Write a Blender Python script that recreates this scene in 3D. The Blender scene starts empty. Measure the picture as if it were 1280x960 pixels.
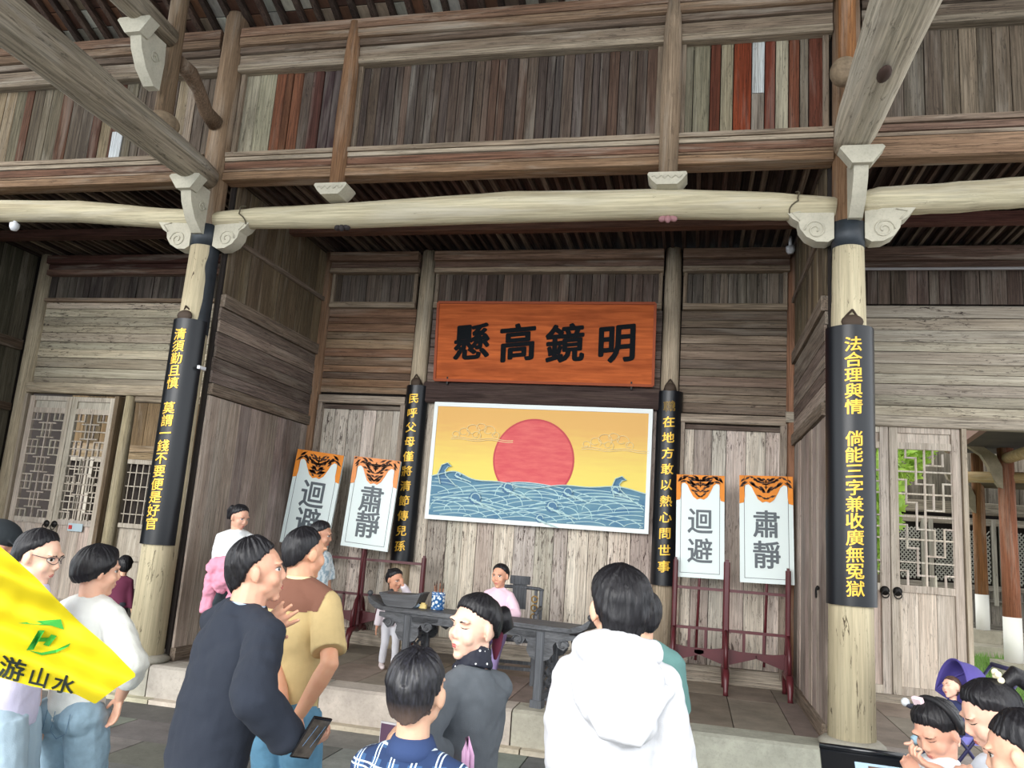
import bpy, bmesh, math, random
from math import sin, cos, pi, radians, sqrt, atan2
from mathutils import Vector, Matrix, Euler, noise
random.seed(7)
scene = bpy.context.scene
COL = scene.collection

# ------------------------------------------------------------------ camera
FPX, PITCH, YAW, ROLL, CAMH = 993.23, .1846, .2324, .0716, 1.7
_fw = Vector((-sin(YAW)*cos(PITCH), cos(YAW)*cos(PITCH), sin(PITCH)))
_rt0 = Vector((cos(YAW), sin(YAW), 0))
_up0 = _rt0.cross(_fw)
_rt = cos(ROLL)*_rt0 + sin(ROLL)*_up0
_up = -sin(ROLL)*_rt0 + cos(ROLL)*_up0
cd = bpy.data.cameras.new('camera')
cam = bpy.data.objects.new('camera', cd)
COL.objects.link(cam)
cd.sensor_fit = 'HORIZONTAL'; cd.sensor_width = 36; cd.lens = 36*FPX/1280
cd.clip_start = .05; cd.clip_end = 300
m = Matrix((_rt, _up, -_fw)).transposed().to_4x4()
m.translation = Vector((0, 0, CAMH))
cam.matrix_world = m
scene.camera = cam

def at(u, v, Y=None, X=None, Z=None):
    """point of the world plane Y=, X= or Z= seen at photo pixel (u, v)"""
    d = _fw + _rt*((u-640)/FPX) - _up*((v-480)/FPX)
    t = Y/d.y if Y is not None else X/d.x if X is not None else (Z-CAMH)/d.z
    return Vector((0, 0, CAMH)) + d*t

# ------------------------------------------------------------------ sky and exposure
world = bpy.data.worlds.new('overcast sky'); scene.world = world
world.use_nodes = True
nt = world.node_tree; nt.nodes.clear()
wo = nt.nodes.new('ShaderNodeOutputWorld'); bg = nt.nodes.new('ShaderNodeBackground')
tc = nt.nodes.new('ShaderNodeTexCoord'); sp = nt.nodes.new('ShaderNodeSeparateXYZ')
rp = nt.nodes.new('ShaderNodeValToRGB')
rp.color_ramp.elements[0].position = 0; rp.color_ramp.elements[0].color = (.80, .86, .92, 1)
rp.color_ramp.elements[1].position = .7; rp.color_ramp.elements[1].color = (1, 1, 1, 1)
nt.links.new(tc.outputs['Generated'], sp.inputs[0]); nt.links.new(sp.outputs['Z'], rp.inputs[0])
nt.links.new(rp.outputs[0], bg.inputs[0]); bg.inputs[1].default_value = 1.0
nt.links.new(bg.outputs[0], wo.inputs[0])
sd = bpy.data.lights.new('soft_sun', 'SUN'); sd.energy = 1.3; sd.angle = radians(45); sd.color = (1, .98, .95)
so = bpy.data.objects.new('soft_sun', sd); COL.objects.link(so)
so.rotation_euler = Euler((radians(66), 0, radians(-14)))
scene.view_settings.view_transform = 'Standard'; scene.view_settings.look = 'None'
scene.view_settings.exposure = 1.6; scene.view_settings.gamma = 1
scene.view_settings.use_curve_mapping = False

# ------------------------------------------------------------------ materials
def lin(c):
    return tuple(((x/255)/12.92 if x/255 <= .04045 else ((x/255+.055)/1.055)**2.4) for x in c)
MATS = {}
class NT:
    def __init__(s, name):
        s.m = bpy.data.materials.new(name); s.m.use_nodes = True
        s.t = s.m.node_tree; s.b = s.t.nodes['Principled BSDF']
    def n(s, typ, **k):
        x = s.t.nodes.new('ShaderNode'+typ)
        for a, v in k.items(): setattr(x, a, v)
        return x
    def l(s, a, b): s.t.links.new(a, b)
    def mix(s, fac, a, b, mode='MIX'):
        x = s.n('Mix', data_type='RGBA', blend_type=mode)
        for sock, v in ((x.inputs[0], fac), (x.inputs[6], a), (x.inputs[7], b)):
            if isinstance(v, bpy.types.NodeSocket): s.l(v, sock)
            elif isinstance(v, (int, float)): sock.default_value = v
            else: sock.default_value = (*v[:3], 1)
        return x.outputs[2]
    def ramp(s, v, p0, p1, c0=(0, 0, 0), c1=(1, 1, 1)):
        x = s.n('ValToRGB'); e = x.color_ramp.elements
        e[0].position, e[1].position = p0, p1; e[0].color = (*c0, 1); e[1].color = (*c1, 1)
        s.l(v, x.inputs[0]); return x.outputs[0]
    def noise(s, vec, scale, detail=3, rough=.6, dist=0):
        x = s.n('TexNoise'); x.inputs['Scale'].default_value = scale; x.inputs['Detail'].default_value = detail
        x.inputs['Roughness'].default_value = rough; x.inputs['Distortion'].default_value = dist
        s.l(vec, x.inputs['Vector']); return x.outputs['Fac']
    def mapv(s, vec, sc, loc=None):
        x = s.n('Mapping'); x.inputs['Scale'].default_value = sc
        s.l(vec, x.inputs['Vector'])
        if loc is not None: s.l(loc, x.inputs['Location'])
        return x.outputs[0]
    def bump(s, h, strength, dist=.004):
        x = s.n('Bump'); x.inputs['Strength'].default_value = strength; x.inputs['Distance'].default_value = dist
        s.l(h, x.inputs['Height']); s.l(x.outputs[0], s.b.inputs['Normal'])

def plain(name, c, rough=.7, metal=0, bump=0, bscale=60, var=0, spec=None):
    if name in MATS: return MATS[name]
    q = NT(name); c = lin(c)
    q.b.inputs['Base Color'].default_value = (*c, 1)
    q.b.inputs['Roughness'].default_value = rough; q.b.inputs['Metallic'].default_value = metal
    if spec is not None: q.b.inputs['Specular IOR Level'].default_value = spec
    if bump or var:
        t = q.n('TexCoord'); h = q.noise(t.outputs['Object'], bscale, 4)
        if bump: q.bump(h, bump)
        if var:
            h2 = q.noise(t.outputs['Object'], bscale*.12, 4)
            q.l(q.mix(q.ramp(h2, .3, .7), tuple(x*(1-var) for x in c), tuple(min(1, x*(1+var)) for x in c)), q.b.inputs['Base Color'])
    MATS[name] = q.m; return q.m

def wood(name, c, axis='z', var=.3, fleck=.5, fcol=(32, 26, 22), pale=.4, pcol=(190, 182, 168), rough=.85, grain=1, objcol=False, flk=(.57, .63), stain=0, spec=.2, bump=.5):
    """weathered timber: long grain along axis, dark cracks, pale worn patches; world position plus a per-object offset"""
    if name in MATS: return MATS[name]
    q = NT(name); c = lin(c)
    g = q.n('NewGeometry'); oi = q.n('ObjectInfo')
    off = q.n('VectorMath', operation='SCALE'); cmb = q.n('CombineXYZ')
    for i in range(3): q.l(oi.outputs['Random'], cmb.inputs[i])
    q.l(cmb.outputs[0], off.inputs[0]); off.inputs['Scale'].default_value = 37
    a = {'x': 0, 'y': 1, 'z': 2}[axis]
    def sc(across, along):
        v = [across]*3; v[a] = along; return v
    P = g.outputs['Position']
    fine = q.noise(q.mapv(P, sc(85*grain, 2.2*grain), off.outputs[0]), 1, 6, .72, .3)
    med = q.noise(q.mapv(P, sc(9*grain, .9*grain), off.outputs[0]), 1, 4, .6, .4)
    base = (1, 1, 1)
    if objcol: bc = oi.outputs['Color']
    else: bc = c
    dark = q.mix(1.0, bc, (max(.1, 1-var*1.35),)*3, 'MULTIPLY'); lite = q.mix(1.0, bc, (1+var*.8,)*3, 'MULTIPLY')
    col = q.mix(q.ramp(fine, .38, .62), dark, lite)
    broad = q.noise(q.mapv(P, sc(14*grain, .8*grain), off.outputs[0]), 1, 3, .5)
    col = q.mix(q.ramp(broad, .35, .65), q.mix(1.0, col, (.78, .75, .73), 'MULTIPLY'), col)
    if pale:
        col = q.mix(q.mix(1.0, q.ramp(med, .52, .75), (pale,)*3, 'MULTIPLY'), col, lin(pcol))
    if stain:
        st = q.noise(q.mapv(P, sc(1.6, .7)), 1, 4, .6, .5)
        col = q.mix(q.mix(1.0, q.ramp(st, .45, .68), (stain,)*3, 'MULTIPLY'), col, lin((52, 44, 40)))
    if fleck:
        fl = q.noise(q.mapv(P, sc(46*grain, 6.5*grain), off.outputs[0]), 1, 5, .75, 1.0)
        big = q.noise(P, 1.3, 3, .6)
        fm = q.n('Math', operation='MULTIPLY'); q.l(q.ramp(fl, *flk), fm.inputs[0]); q.l(q.ramp(big, .34, .56), fm.inputs[1])
        fm2 = q.n('Math', operation='MULTIPLY'); q.l(fm.outputs[0], fm2.inputs[0]); fm2.inputs[1].default_value = fleck
        col = q.mix(fm2.outputs[0], col, lin(fcol))
    q.l(col, q.b.inputs['Base Color'])
    q.b.inputs['Roughness'].default_value = rough; q.b.inputs['Specular IOR Level'].default_value = spec
    q.bump(fine, bump, .006)
    MATS[name] = q.m; return q.m

def stone(name, c, rough=.85, var=.25, sc=5, spots=.3, objcol=False):
    if name in MATS: return MATS[name]
    q = NT(name); c = lin(c); g = q.n('NewGeometry'); P = g.outputs['Position']
    n1 = q.noise(P, sc, 6, .65); n2 = q.noise(P, sc*9, 4, .7); n3 = q.noise(P, sc*.35, 3)
    if objcol:
        bc = q.n('ObjectInfo').outputs['Color']
    else: bc = c
    col = q.mix(q.ramp(n1, .3, .7), q.mix(1.0, bc, (1-var,)*3, 'MULTIPLY'), q.mix(1.0, bc, (1+var,)*3, 'MULTIPLY'))
    col = q.mix(q.mix(1.0, q.ramp(n2, .5, .75), (spots,)*3, 'MULTIPLY'), col, q.mix(1.0, bc, (.45,)*3, 'MULTIPLY'))
    q.l(col, q.b.inputs['Base Color']); q.b.inputs['Roughness'].default_value = rough
    q.b.inputs['Specular IOR Level'].default_value = .25
    q.bump(n2, .5, .005); MATS[name] = q.m; return q.m

# ------------------------------------------------------------------ object helpers
def prop(o, label=None, cat=None, group=None, kind=None):
    if label: o['label'] = label
    if cat: o['category'] = cat
    if group: o['group'] = group
    if kind: o['kind'] = kind
    return o
def thing(name, label, cat, loc=(0, 0, 0), rz=0, group=None):
    o = bpy.data.objects.new(name, None); o.empty_display_size = .1; COL.objects.link(o)
    o.location = loc; o.rotation_euler = (0, 0, rz)
    return prop(o, label, cat, group)
def chain(o):
    """world matrix of o, built by hand from locations and rotations"""
    M = Matrix.LocRotScale(Vector(o.location), Euler(o.rotation_euler), Vector(o.scale))
    return chain(o.parent) @ M if o.parent else M
def link(name, me, mat=None, parent=None, smooth=False, local=False, kind=None):
    if mat is not None and not me.materials:
        for x in (mat if isinstance(mat, (list, tuple)) else [mat]): me.materials.append(x)
    o = bpy.data.objects.new(name, me); COL.objects.link(o)
    if parent:
        o.parent = parent
        if not local:
            me.transform(chain(parent).inverted())
    if smooth: me.shade_smooth()
    if kind: o['kind'] = kind
    return o

class MB:
    """collects shapes into one mesh"""
    def __init__(s): s.v = []; s.f = []; s.mi = []; s.cur = 0
    def add(s, vs, fs):
        o = len(s.v); s.v += [Vector(v) for v in vs]; s.f += [tuple(i+o for i in f) for f in fs]; s.mi += [s.cur]*len(fs); return s
    def box(s, c, size, rot=None):
        x, y, z = [d/2 for d in size]
        vs = [Vector((a, b, d)) for a in (-x, x) for b in (-y, y) for d in (-z, z)]
        if rot is not None: vs = [rot @ v for v in vs]
        c = Vector(c)
        return s.add([v+c for v in vs], [(0, 1, 3, 2), (4, 6, 7, 5), (0, 4, 5, 1), (2, 3, 7, 6), (0, 2, 6, 4), (1, 5, 7, 3)])
    def bar(s, p0, p1, w, h=None):
        p0, p1 = Vector(p0), Vector(p1); d = p1-p0; h = h or w
        q = d.to_track_quat('Z', 'Y').to_matrix()
        return s.box((p0+p1)/2, (w, h, d.length), q)
    def cbox(s, c, size, ch, rot=None):
        """box with chamfered vertical edges around its local Z section"""
        x, y, z = [d/2 for d in size]
        pr = [(-x+ch, -y), (x-ch, -y), (x, -y+ch), (x, y-ch), (x-ch, y), (-x+ch, y), (-x, y-ch), (-x, -y+ch)]
        return s.prism(pr, Matrix.Translation(Vector(c)) @ (rot.to_4x4() if rot else Matrix()) @ Matrix.Translation((0, 0, -z)), 2*z)
    def prism(s, poly, M, depth):
        """poly in the local XY plane of M, extruded along local Z"""
        n = len(poly)
        vs = [M @ Vector((p[0], p[1], 0)) for p in poly] + [M @ Vector((p[0], p[1], depth)) for p in poly]
        fs = [tuple(range(n))[::-1], tuple(range(n, 2*n))] + [(i, (i+1) % n, n+(i+1) % n, n+i) for i in range(n)]
        return s.add(vs, fs)
    def tube(s, pts, radii, n=12, caps=True, sq=1.0, up=None):
        pts = [Vector(p) for p in pts]
        if not isinstance(radii, (list, tuple)): radii = [radii]*len(pts)
        rings = []; prev = None
        for i, p in enumerate(pts):
            t = (pts[min(i+1, len(pts)-1)]-pts[max(i-1, 0)]).normalized()
            if prev is None:
                a = Vector(up) if up else (Vector((0, 0, 1)) if abs(t.z) < .9 else Vector((0, 1, 0)))
                u = (a - t*a.dot(t)).normalized()
            else: u = (prev - t*prev.dot(t)).normalized()
            prev = u; w = t.cross(u)
            rings.append([p + (u*cos(2*pi*k/n)*sq + w*sin(2*pi*k/n))*radii[i] for k in range(n)])
        vs = [v for r in rings for v in r]; fs = []
        for i in range(len(pts)-1):
            for k in range(n):
                fs.append((i*n+k, i*n+(k+1) % n, (i+1)*n+(k+1) % n, (i+1)*n+k))
        if caps: fs += [tuple(range(n))[::-1], tuple(range((len(pts)-1)*n, len(pts)*n))]
        return s.add(vs, fs)
    def lathe(s, c, prof, n=24):
        """prof: (radius, z) list"""
        return s.tube([Vector(c)+Vector((0, 0, z)) for r, z in prof], [max(r, 1e-4) for r, z in prof], n, True, up=(0, 1, 0))
    def ell(s, c, r, n=16, m=10, rot=None):
        vs = []; fs = []; c = Vector(c)
        for j in range(m+1):
            ph = -pi/2+pi*j/m
            for k in range(n):
                th = 2*pi*k/n; v = Vector((r[0]*cos(ph)*cos(th), r[1]*cos(ph)*sin(th), r[2]*sin(ph)))
                if rot is not None: v = rot @ v
                vs.append(c+v)
        for j in range(m):
            for k in range(n): fs.append((j*n+k, j*n+(k+1) % n, (j+1)*n+(k+1) % n, (j+1)*n+k))
        return s.add(vs, fs)
    def mesh(s, name='m'):
        me = bpy.data.meshes.new(name); me.from_pydata([tuple(v) for v in s.v], [], s.f)
        if any(s.mi): me.polygons.foreach_set('material_index', s.mi)
        me.update(); return me
    def build(s, name, mat, parent=None, smooth=False, kind=None, local=False):
        return link(name, s.mesh(name), mat, parent, smooth, local, kind)

def autosmooth(o, ang=35):
    me = o.data; me.shade_smooth()
    bm = bmesh.new(); bm.from_mesh(me)
    bmesh.ops.recalc_face_normals(bm, faces=bm.faces)
    for e in bm.edges:
        if len(e.link_faces) == 2 and e.calc_face_angle(0) > radians(ang): e.smooth = False
    bm.to_mesh(me); bm.free(); return o

# shared unit pieces: long axis x / y / z, size 1, chamfered long edges
def _unit(axis):
    b = MB(); pr = [(-.44, -.5), (.44, -.5), (.5, -.38), (.5, .5), (-.5, .5), (-.5, -.38)]
    if axis == 'z': M = Matrix.Translation((0, 0, -.5))
    elif axis == 'x': M = Matrix(((0, 0, 1, -.5), (0, 1, 0, 0), (1, 0, 0, 0), (0, 0, 0, 1)))
    else: M = Matrix(((1, 0, 0, 0), (0, 0, 1, -.5), (0, 1, 0, 0), (0, 0, 0, 1)))
    return b.prism(pr, M, 1)
UNIT = {}
def unit(axis, mat):
    k = (axis, mat.name)
    if k not in UNIT:
        me = _unit(axis).mesh('plank'); me.materials.append(mat)
        bm = bmesh.new(); bm.from_mesh(me); bmesh.ops.recalc_face_normals(bm, faces=bm.faces); bm.to_mesh(me); bm.free()
        UNIT[k] = me
    return UNIT[k]
def piece(name, parent, c, size, mat, axis='z', color=None, rot=None):
    o = bpy.data.objects.new(name, unit(axis, mat)); COL.objects.link(o)
    if parent:
        o.parent = parent; c = chain(parent).inverted() @ Vector(c)
    o.location = c; o.scale = size
    if rot: o.rotation_euler = rot
    if color: o.color = (*lin(color), 1)
    return o
def jit(c, a=.12, h=.012):
    k = 1+random.uniform(-a, a)
    return tuple(max(3, min(255, x*k*(1+random.uniform(-h, h)))) for x in c)
def boards_v(parent, x0, x1, z0, z1, Y, mat, cols, w=.1, t=.025, name='plank', flat=True, axis='X'):
    """upright boards side by side between x0 and x1; each board one object. axis='Y' runs them along Y at X=Y value"""
    n = max(1, round((x1-x0)/w)); ws = [random.uniform(.75, 1.25) for _ in range(n)]; s = (x1-x0)/sum(ws); x = x0
    for i, k in enumerate(ws):
        k *= s; c = cols[i % len(cols)] if isinstance(cols, tuple) and isinstance(cols[0], tuple) and not flat else random.choice(cols)
        d = random.uniform(-.007, .007); cx = x+k/2
        if axis == 'X': piece(name, parent, (cx, Y+d, (z0+z1)/2), (k-.006, t, z1-z0), mat, 'z', jit(c), (0, 0, radians(random.uniform(-1.5, 1.5))))
        else: piece(name, parent, (Y+d, cx, (z0+z1)/2), (k-.006, t, z1-z0), mat, 'z', jit(c), (0, 0, pi/2*(1 if axis == 'Y' else -1)))
        x += k
def boards_h(parent, x0, x1, z0, z1, Y, mat, cols, w=.12, t=.025, name='plank', axis='X'):
    n = max(1, round((z1-z0)/w)); ws = [random.uniform(.8, 1.2) for _ in range(n)]; s = (z1-z0)/sum(ws); z = z0
    for i, k in enumerate(ws):
        k *= s; d = random.uniform(-.006, .006); c = jit(random.choice(cols))
        tilt = radians(random.uniform(-.12, .12))
        if axis == 'X': piece(name, parent, ((x0+x1)/2, Y+d, z+k/2), (x1-x0, t, k-.006), mat, 'x', c, (0, tilt, 0))
        else: piece(name, parent, (Y+d, (x0+x1)/2, z+k/2), (t, x1-x0, k-.006), mat, 'y', c)
        z += k

def text_mesh(ch, size, bold=0, extrude=.004, shear=0):
    c = bpy.data.curves.new('glyph', 'FONT'); c.body = ch; c.size = size
    if ch == '職': c.fill_mode = 'NONE'; c.bevel_depth = size*.009; c.bevel_resolution = 0; bold = 0; extrude = 0
    c.extrude = extrude
    c.align_x = 'CENTER'; c.align_y = 'CENTER'; c.shear = shear; c.resolution_u = 3
    o = bpy.data.objects.new('glyph', c); COL.objects.link(o)
    dg = bpy.context.evaluated_depsgraph_get()
    me = bpy.data.meshes.new_from_object(o.evaluated_get(dg))
    bpy.data.objects.remove(o); bpy.data.curves.remove(c)
    xs = [v.co.x for v in me.vertices]; ys = [v.co.y for v in me.vertices]
    cx, cy = (min(xs)+max(xs))/2, (min(ys)+max(ys))/2
    for v in me.vertices: v.co.x -= cx; v.co.y -= cy
    me.materials.clear()
    if bold:
        r = bold*size; vs = [v.co.copy() for v in me.vertices]; fs = [tuple(p.vertices) for p in me.polygons]; b = MB()
        for k_, (dx, dy) in enumerate(((0, 0), (r, 0), (-r, 0), (0, r*.8), (0, -r*.8), (r*.7, r*.6), (-r*.7, r*.6), (r*.7, -r*.6), (-r*.7, -r*.6))): b.add([Vector((v.x+dx, v.y+dy, v.z*(1+.07*k_))) for v in vs], fs)
        me = b.mesh('glyph')
    return me
# ------------------------------------------------------------------ key dimensions
YC, YB, YE = 6.744, 9.066, 6.60
XL, XR = -4.88, 1.20
PL, PR = -4.72, 1.08
ZP = .31; ZT = 5.05; ZCEIL = 5.10
# timber materials
m_plank_v = wood('weathered upright boards', (120, 110, 98), 'z', objcol=True, var=.35, fleck=.55, pale=.25)
m_plank_low = wood('peeling lower boards', (160, 148, 135), 'z', objcol=True, var=.28, fleck=.9, pale=.35, flk=(.54, .60), fcol=(66, 52, 48))
m_plank_h = wood('weathered level boards', (120, 110, 98), 'x', objcol=True, var=.35, fleck=.6, pale=.25)
m_plank_hc = wood('cracked pale level boards', (150, 142, 130), 'x', objcol=True, var=.25, fleck=.95, pale=.3, flk=(.55, .61), fcol=(58, 48, 44))
m_plank_y = wood('partition level boards', (120, 110, 98), 'y', objcol=True, var=.4, fleck=.6, pale=.35)
m_plank_stain = wood('stained partition boards', (120, 110, 98), 'z', objcol=True, var=.3, fleck=.5, pale=.25, stain=.55)
m_rail = wood('worn rail timber', (128, 112, 96), 'x', objcol=True, var=.4, fleck=.5, pale=.55, pcol=(182, 172, 156))
m_post = wood('worn post timber', (150, 132, 112), 'z', objcol=True, var=.3, fleck=.35, pale=.3)
m_moon = wood('pale peeled log', (198, 188, 158), 'x', var=.2, fleck=.6, pale=.6, pcol=(205, 200, 186), flk=(.64, .7), grain=.6)
m_coly = wood('pale speckled column paint', (208, 196, 164), 'z', var=.15, fleck=.95, pale=.25, flk=(.60, .635), fcol=(74, 62, 48), grain=.55)
m_tie = wood('grey hewn log', (156, 146, 128), 'y', var=.35, fleck=.6, pale=.7, pcol=(176, 170, 160), grain=.5)
m_tiepale = wood('pale hewn log', (200, 190, 170), 'y', var=.3, fleck=.5, pale=.6, pcol=(196, 190, 178), grain=.5)
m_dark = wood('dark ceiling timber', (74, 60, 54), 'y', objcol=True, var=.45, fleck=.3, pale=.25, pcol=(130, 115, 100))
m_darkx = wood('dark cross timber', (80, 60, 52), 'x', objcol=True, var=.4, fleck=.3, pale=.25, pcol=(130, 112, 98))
m_carve = stone('pale carved bracket wood', (186, 180, 162), sc=6, var=.12, spots=.35)
m_band = plain('old blue black lacquer', (42, 48, 54), .5, var=.35, bump=.3)
m_floor = stone('porch floor slabs', (120, 110, 100), sc=3, objcol=True, spots=.25)
m_ground = stone('courtyard slabs', (110, 110, 106), sc=4, objcol=True, spots=.3)
m_edge = stone('platform edge stone', (172, 168, 156), sc=4, objcol=True, spots=.35)
m_back = plain('shadow gap backing', (40, 33, 29), .95)
m_iron = plain('black iron', (34, 32, 31), .5, .6)

def slab(name, x0, x1, y0, y1, z0, z1, mat=None, parent=None, kind='structure'):
    return MB().box(((x0+x1)/2, (y0+y1)/2, (z0+z1)/2), (x1-x0, y1-y0, z1-z0)).build(name, mat or m_back, parent, kind=kind)

# ------------------------------------------------------------------ ground and porch platform
floor = slab('floor', -13, 13, -6, 30, -.14, -.05, m_back)
rr = random.Random(3)
for j in range(7):                                     # courtyard slabs, rows along X
    y0 = YE-.02-(j+1)*.52
    x = -6.6+(j % 2)*.45
    while x < 2.6:
        w = .9
        piece('paving_slab', floor, (x+w/2, y0+.26, -.03), (w-.012, .508, .06), m_ground, 'x', jit((112, 112, 108), .14, .03)); x += w
g = MB().box((0, -1.5, -.04), (26, 9, .04)); g.build('paving', m_ground, floor, kind='structure').color = (*lin((112, 112, 108)), 1)

plat = slab('trim_1', -9.4, 6.5, YE+.32, YB+.1, 0, ZP-.06, m_back)
x = -9.3
while x < 6:
    w = rr.uniform(1.3, 1.9)
    piece('edge_stone', plat, (x+w/2, YE+.16, ZP/2), (w-.012, .32, ZP), m_edge, 'x', jit((168, 164, 152), .08, .02))
    piece('foot_stone', plat, (x+w/2+.1, YE-.045, .02), (w-.012, .09, .04), m_edge, 'x', jit((186, 178, 158), .06, .02)); x += w
for i in range(34):                                    # porch floor boards run back to the wall
    x0 = -9.3+i*.46
    y = YE+.32
    while y < YB+.03:
        l = min(rr.uniform(.8, 1.5), YB+.06-y)
        if YB+.06-(y+l) < .3: l = YB+.06-y
        piece('floor_slab', plat, (x0+.23, y+l/2, ZP-.03), (.452, l-.008, .06), m_floor, 'y', jit((134, 123, 113), .12, .02)); y += l

# ------------------------------------------------------------------ columns
def column(X, Y, z0, z1, r0, r1, label, lower='pale', group=None):
    t = thing('column', label, 'column', (X, Y, z0))
    zb = 4.30 if X < -3 else 4.22
    b = MB(); n = 28
    b.tube([(X, Y, z0), (X, Y, (z0+zb)/2), (X, Y, zb)], [r0, (r0+r1)/2+.008, r1], n); b.build('shaft', m_coly, t, smooth=True)
    MB().tube([(X, Y, zb), (X, Y, zb+.22)], [r1+.006, r1+.006], n).build('lacquer_band', m_band, t, smooth=True)
    o = MB().tube([(X, Y, zb+.22), (X, Y, z1)], [r1, r1-.012], n).build('upper_shaft', m_post, t, smooth=True)
    o.color = (*lin((136, 106, 80) if X > -3 else (142, 118, 94)), 1)
    for nm in ('base_stone',):
        MB().lathe((X, Y, z0-.001), [(r0+.05, 0), (r0+.07, .03), (r0+.03, .06), (r0, .07)], 28).build(nm, m_edge, t, smooth=True).color = (*lin((150, 146, 134)), 1)
    # peeled streak of dark lacquer down the flank
    a0 = 0; sgn_ = 1 if X < -3 else -1
    k = 9; bl = MB()
    vs = []; fs = []
    rows = 40; za_ = 3.4 if X < -3 else 3.75
    for i in range(rows+1):
        z = za_+(zb-za_)*i/rows; R = r0+(r1-r0)*((z-z0)/(zb-z0))+.008
        edge = radians(-38 if X < -3 else -8) + .22*noise.noise(Vector((z*2.1, X, 0))) + .12*noise.noise(Vector((z*7, X, 3)))
        edge = min(edge, radians(60))
        for j in range(k+1):
            th = edge + (radians(80)-edge)*j/k
            vs.append((X+sgn_*R*cos(th), Y+R*sin(th), z))
    for i in range(rows):
        for j in range(k): fs.append((i*(k+1)+j, i*(k+1)+j+1, (i+1)*(k+1)+j+1, (i+1)*(k+1)+j))
    bl.add(vs, fs); bl.build('lacquer_remnant', m_band, t, smooth=True)
    return t
column(XL, YC, ZP, 6.9, .165, .135, 'left of the two big porch columns, pale shaft with dark lacquer flank')
column(XR, YC, ZP, 6.9, .17, .125, 'right big porch column, pale speckled shaft under the fat overhead beam')

# ------------------------------------------------------------------ beams on the column line
def log_x(name, label, pts, radii, mat, Y=YC, cat='beam', n=20, sub=5):
    P = []; R = []
    for i in range(len(pts)-1):
        for k in range(sub):
            t = k/sub; P.append(Vector(pts[i]).lerp(Vector(pts[i+1]), t)+Vector((0, 0, .006*noise.noise(Vector((pts[i][0]+t, 1, 2)))))); R.append((radii[i]*(1-t)+radii[i+1]*t)*(1+.04*noise.noise(Vector((pts[i][0]*2+t*3, 5, 1)))))
    P.append(Vector(pts[-1])); R.append(radii[-1])
    b = MB().tube(P, R, n); o = b.build(name, mat, smooth=True); prop(o, label, cat); return o
log_x('moon_beam', 'long pale bowed log spanning between the two porch columns', [(XL+.1, YC, 4.58), (-4.35, YC, 4.61), (-3.31, YC, 4.62), (-1.72, YC, 4.665), (-.33, YC, 4.66), (.56, YC, 4.62), (XR-.1, YC, 4.58)], [.10, .105, .125, .145, .135, .12, .10], m_moon)
log_x('moon_beam', 'pale log left of the left porch column, over the lattice doors', [(-9.2, YC, 4.70), (-7.49, YC, 4.76), (-6.45, YC, 4.73), (-5.46, YC, 4.64), (XL-.1, YC, 4.6)], [.11, .12, .115, .105, .1], m_moon)
log_x('moon_beam', 'pale log right of the right porch column', [(XR+.1, YC, 4.6), (1.45, YC, 4.64), (1.94, YC, 4.655), (2.53, YC, 4.69), (4.6, YC, 4.74)], [.11, .12, .125, .125, .12], m_moon)

def scroll_bracket(X, side, z, label, y=YC):
    """cloud-scroll bracket under a beam, side -1 / +1 from the column"""
    t = thing('carved_bracket', label, 'bracket', (X, y, z))
    prof = [(0, .14), (.30, .15), (.40, .12), (.33, .03), (.28, .0), (.27, -.06), (.22, -.13), (.14, -.175), (.05, -.18), (0, -.15)]
    if side < 0: prof = [(-a, b) for a, b in prof][::-1]
    M = Matrix(((1, 0, 0, X), (0, 0, 1, y-.075), (0, 1, 0, z), (0, 0, 0, 1)))
    o = MB().prism(prof, M, .15).build('bracket_body', m_carve, t); autosmooth(o, 30)
    pts = []
    for i in range(26):
        a = i*.42; r = .088*(1-i/30); pts.append((X+side*(.145+r*cos(a)), y-.078, z-.075+r*sin(a)))
    MB().tube(pts, .008, 6).build('scroll', m_carve, t, smooth=True)
    MB().tube([(X+side*.24, y-.078, z+.10), (X+side*.33, y-.078, z+.08), (X+side*.27, y-.078, z+.01)], .007, 6).build('scroll', m_carve, t, smooth=True)
    return t
scroll_bracket(XL+.13, 1, 4.45, 'scroll bracket right of the left porch column, under the long log')
scroll_bracket(XL-.13, -1, 4.45, 'scroll bracket left of the left porch column')
scroll_bracket(XR-.12, -1, 4.44, 'scroll bracket left of the right porch column, under the long log')
scroll_bracket(XR+.12, 1, 4.44, 'scroll bracket right of the right porch column')
# curved incised collar marks on the logs beside the columns
for X, s, lab in ((XL+.42, 1, 'curved joint line on the long log by the left column'), (XR-.42, -1, 'curved joint line on the long log by the right column')):
    P_ = []
    for i in range(17):
        a = radians(75-150*i/16); zc_ = 4.615; P_.append((X-s*.16*(1-sin(radians(75)-a)**2)+s*.16*abs(a)/1.3, YC-(.118*cos(a)), zc_+.118*sin(a)))
    o = MB().tube(P_, .007, 6).build('joint_line', plain('dark joint', (92, 84, 66), .9), smooth=True); o.parent = [q_ for q_ in bpy.data.objects if q_.name == 'moon_beam'][0]

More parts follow.
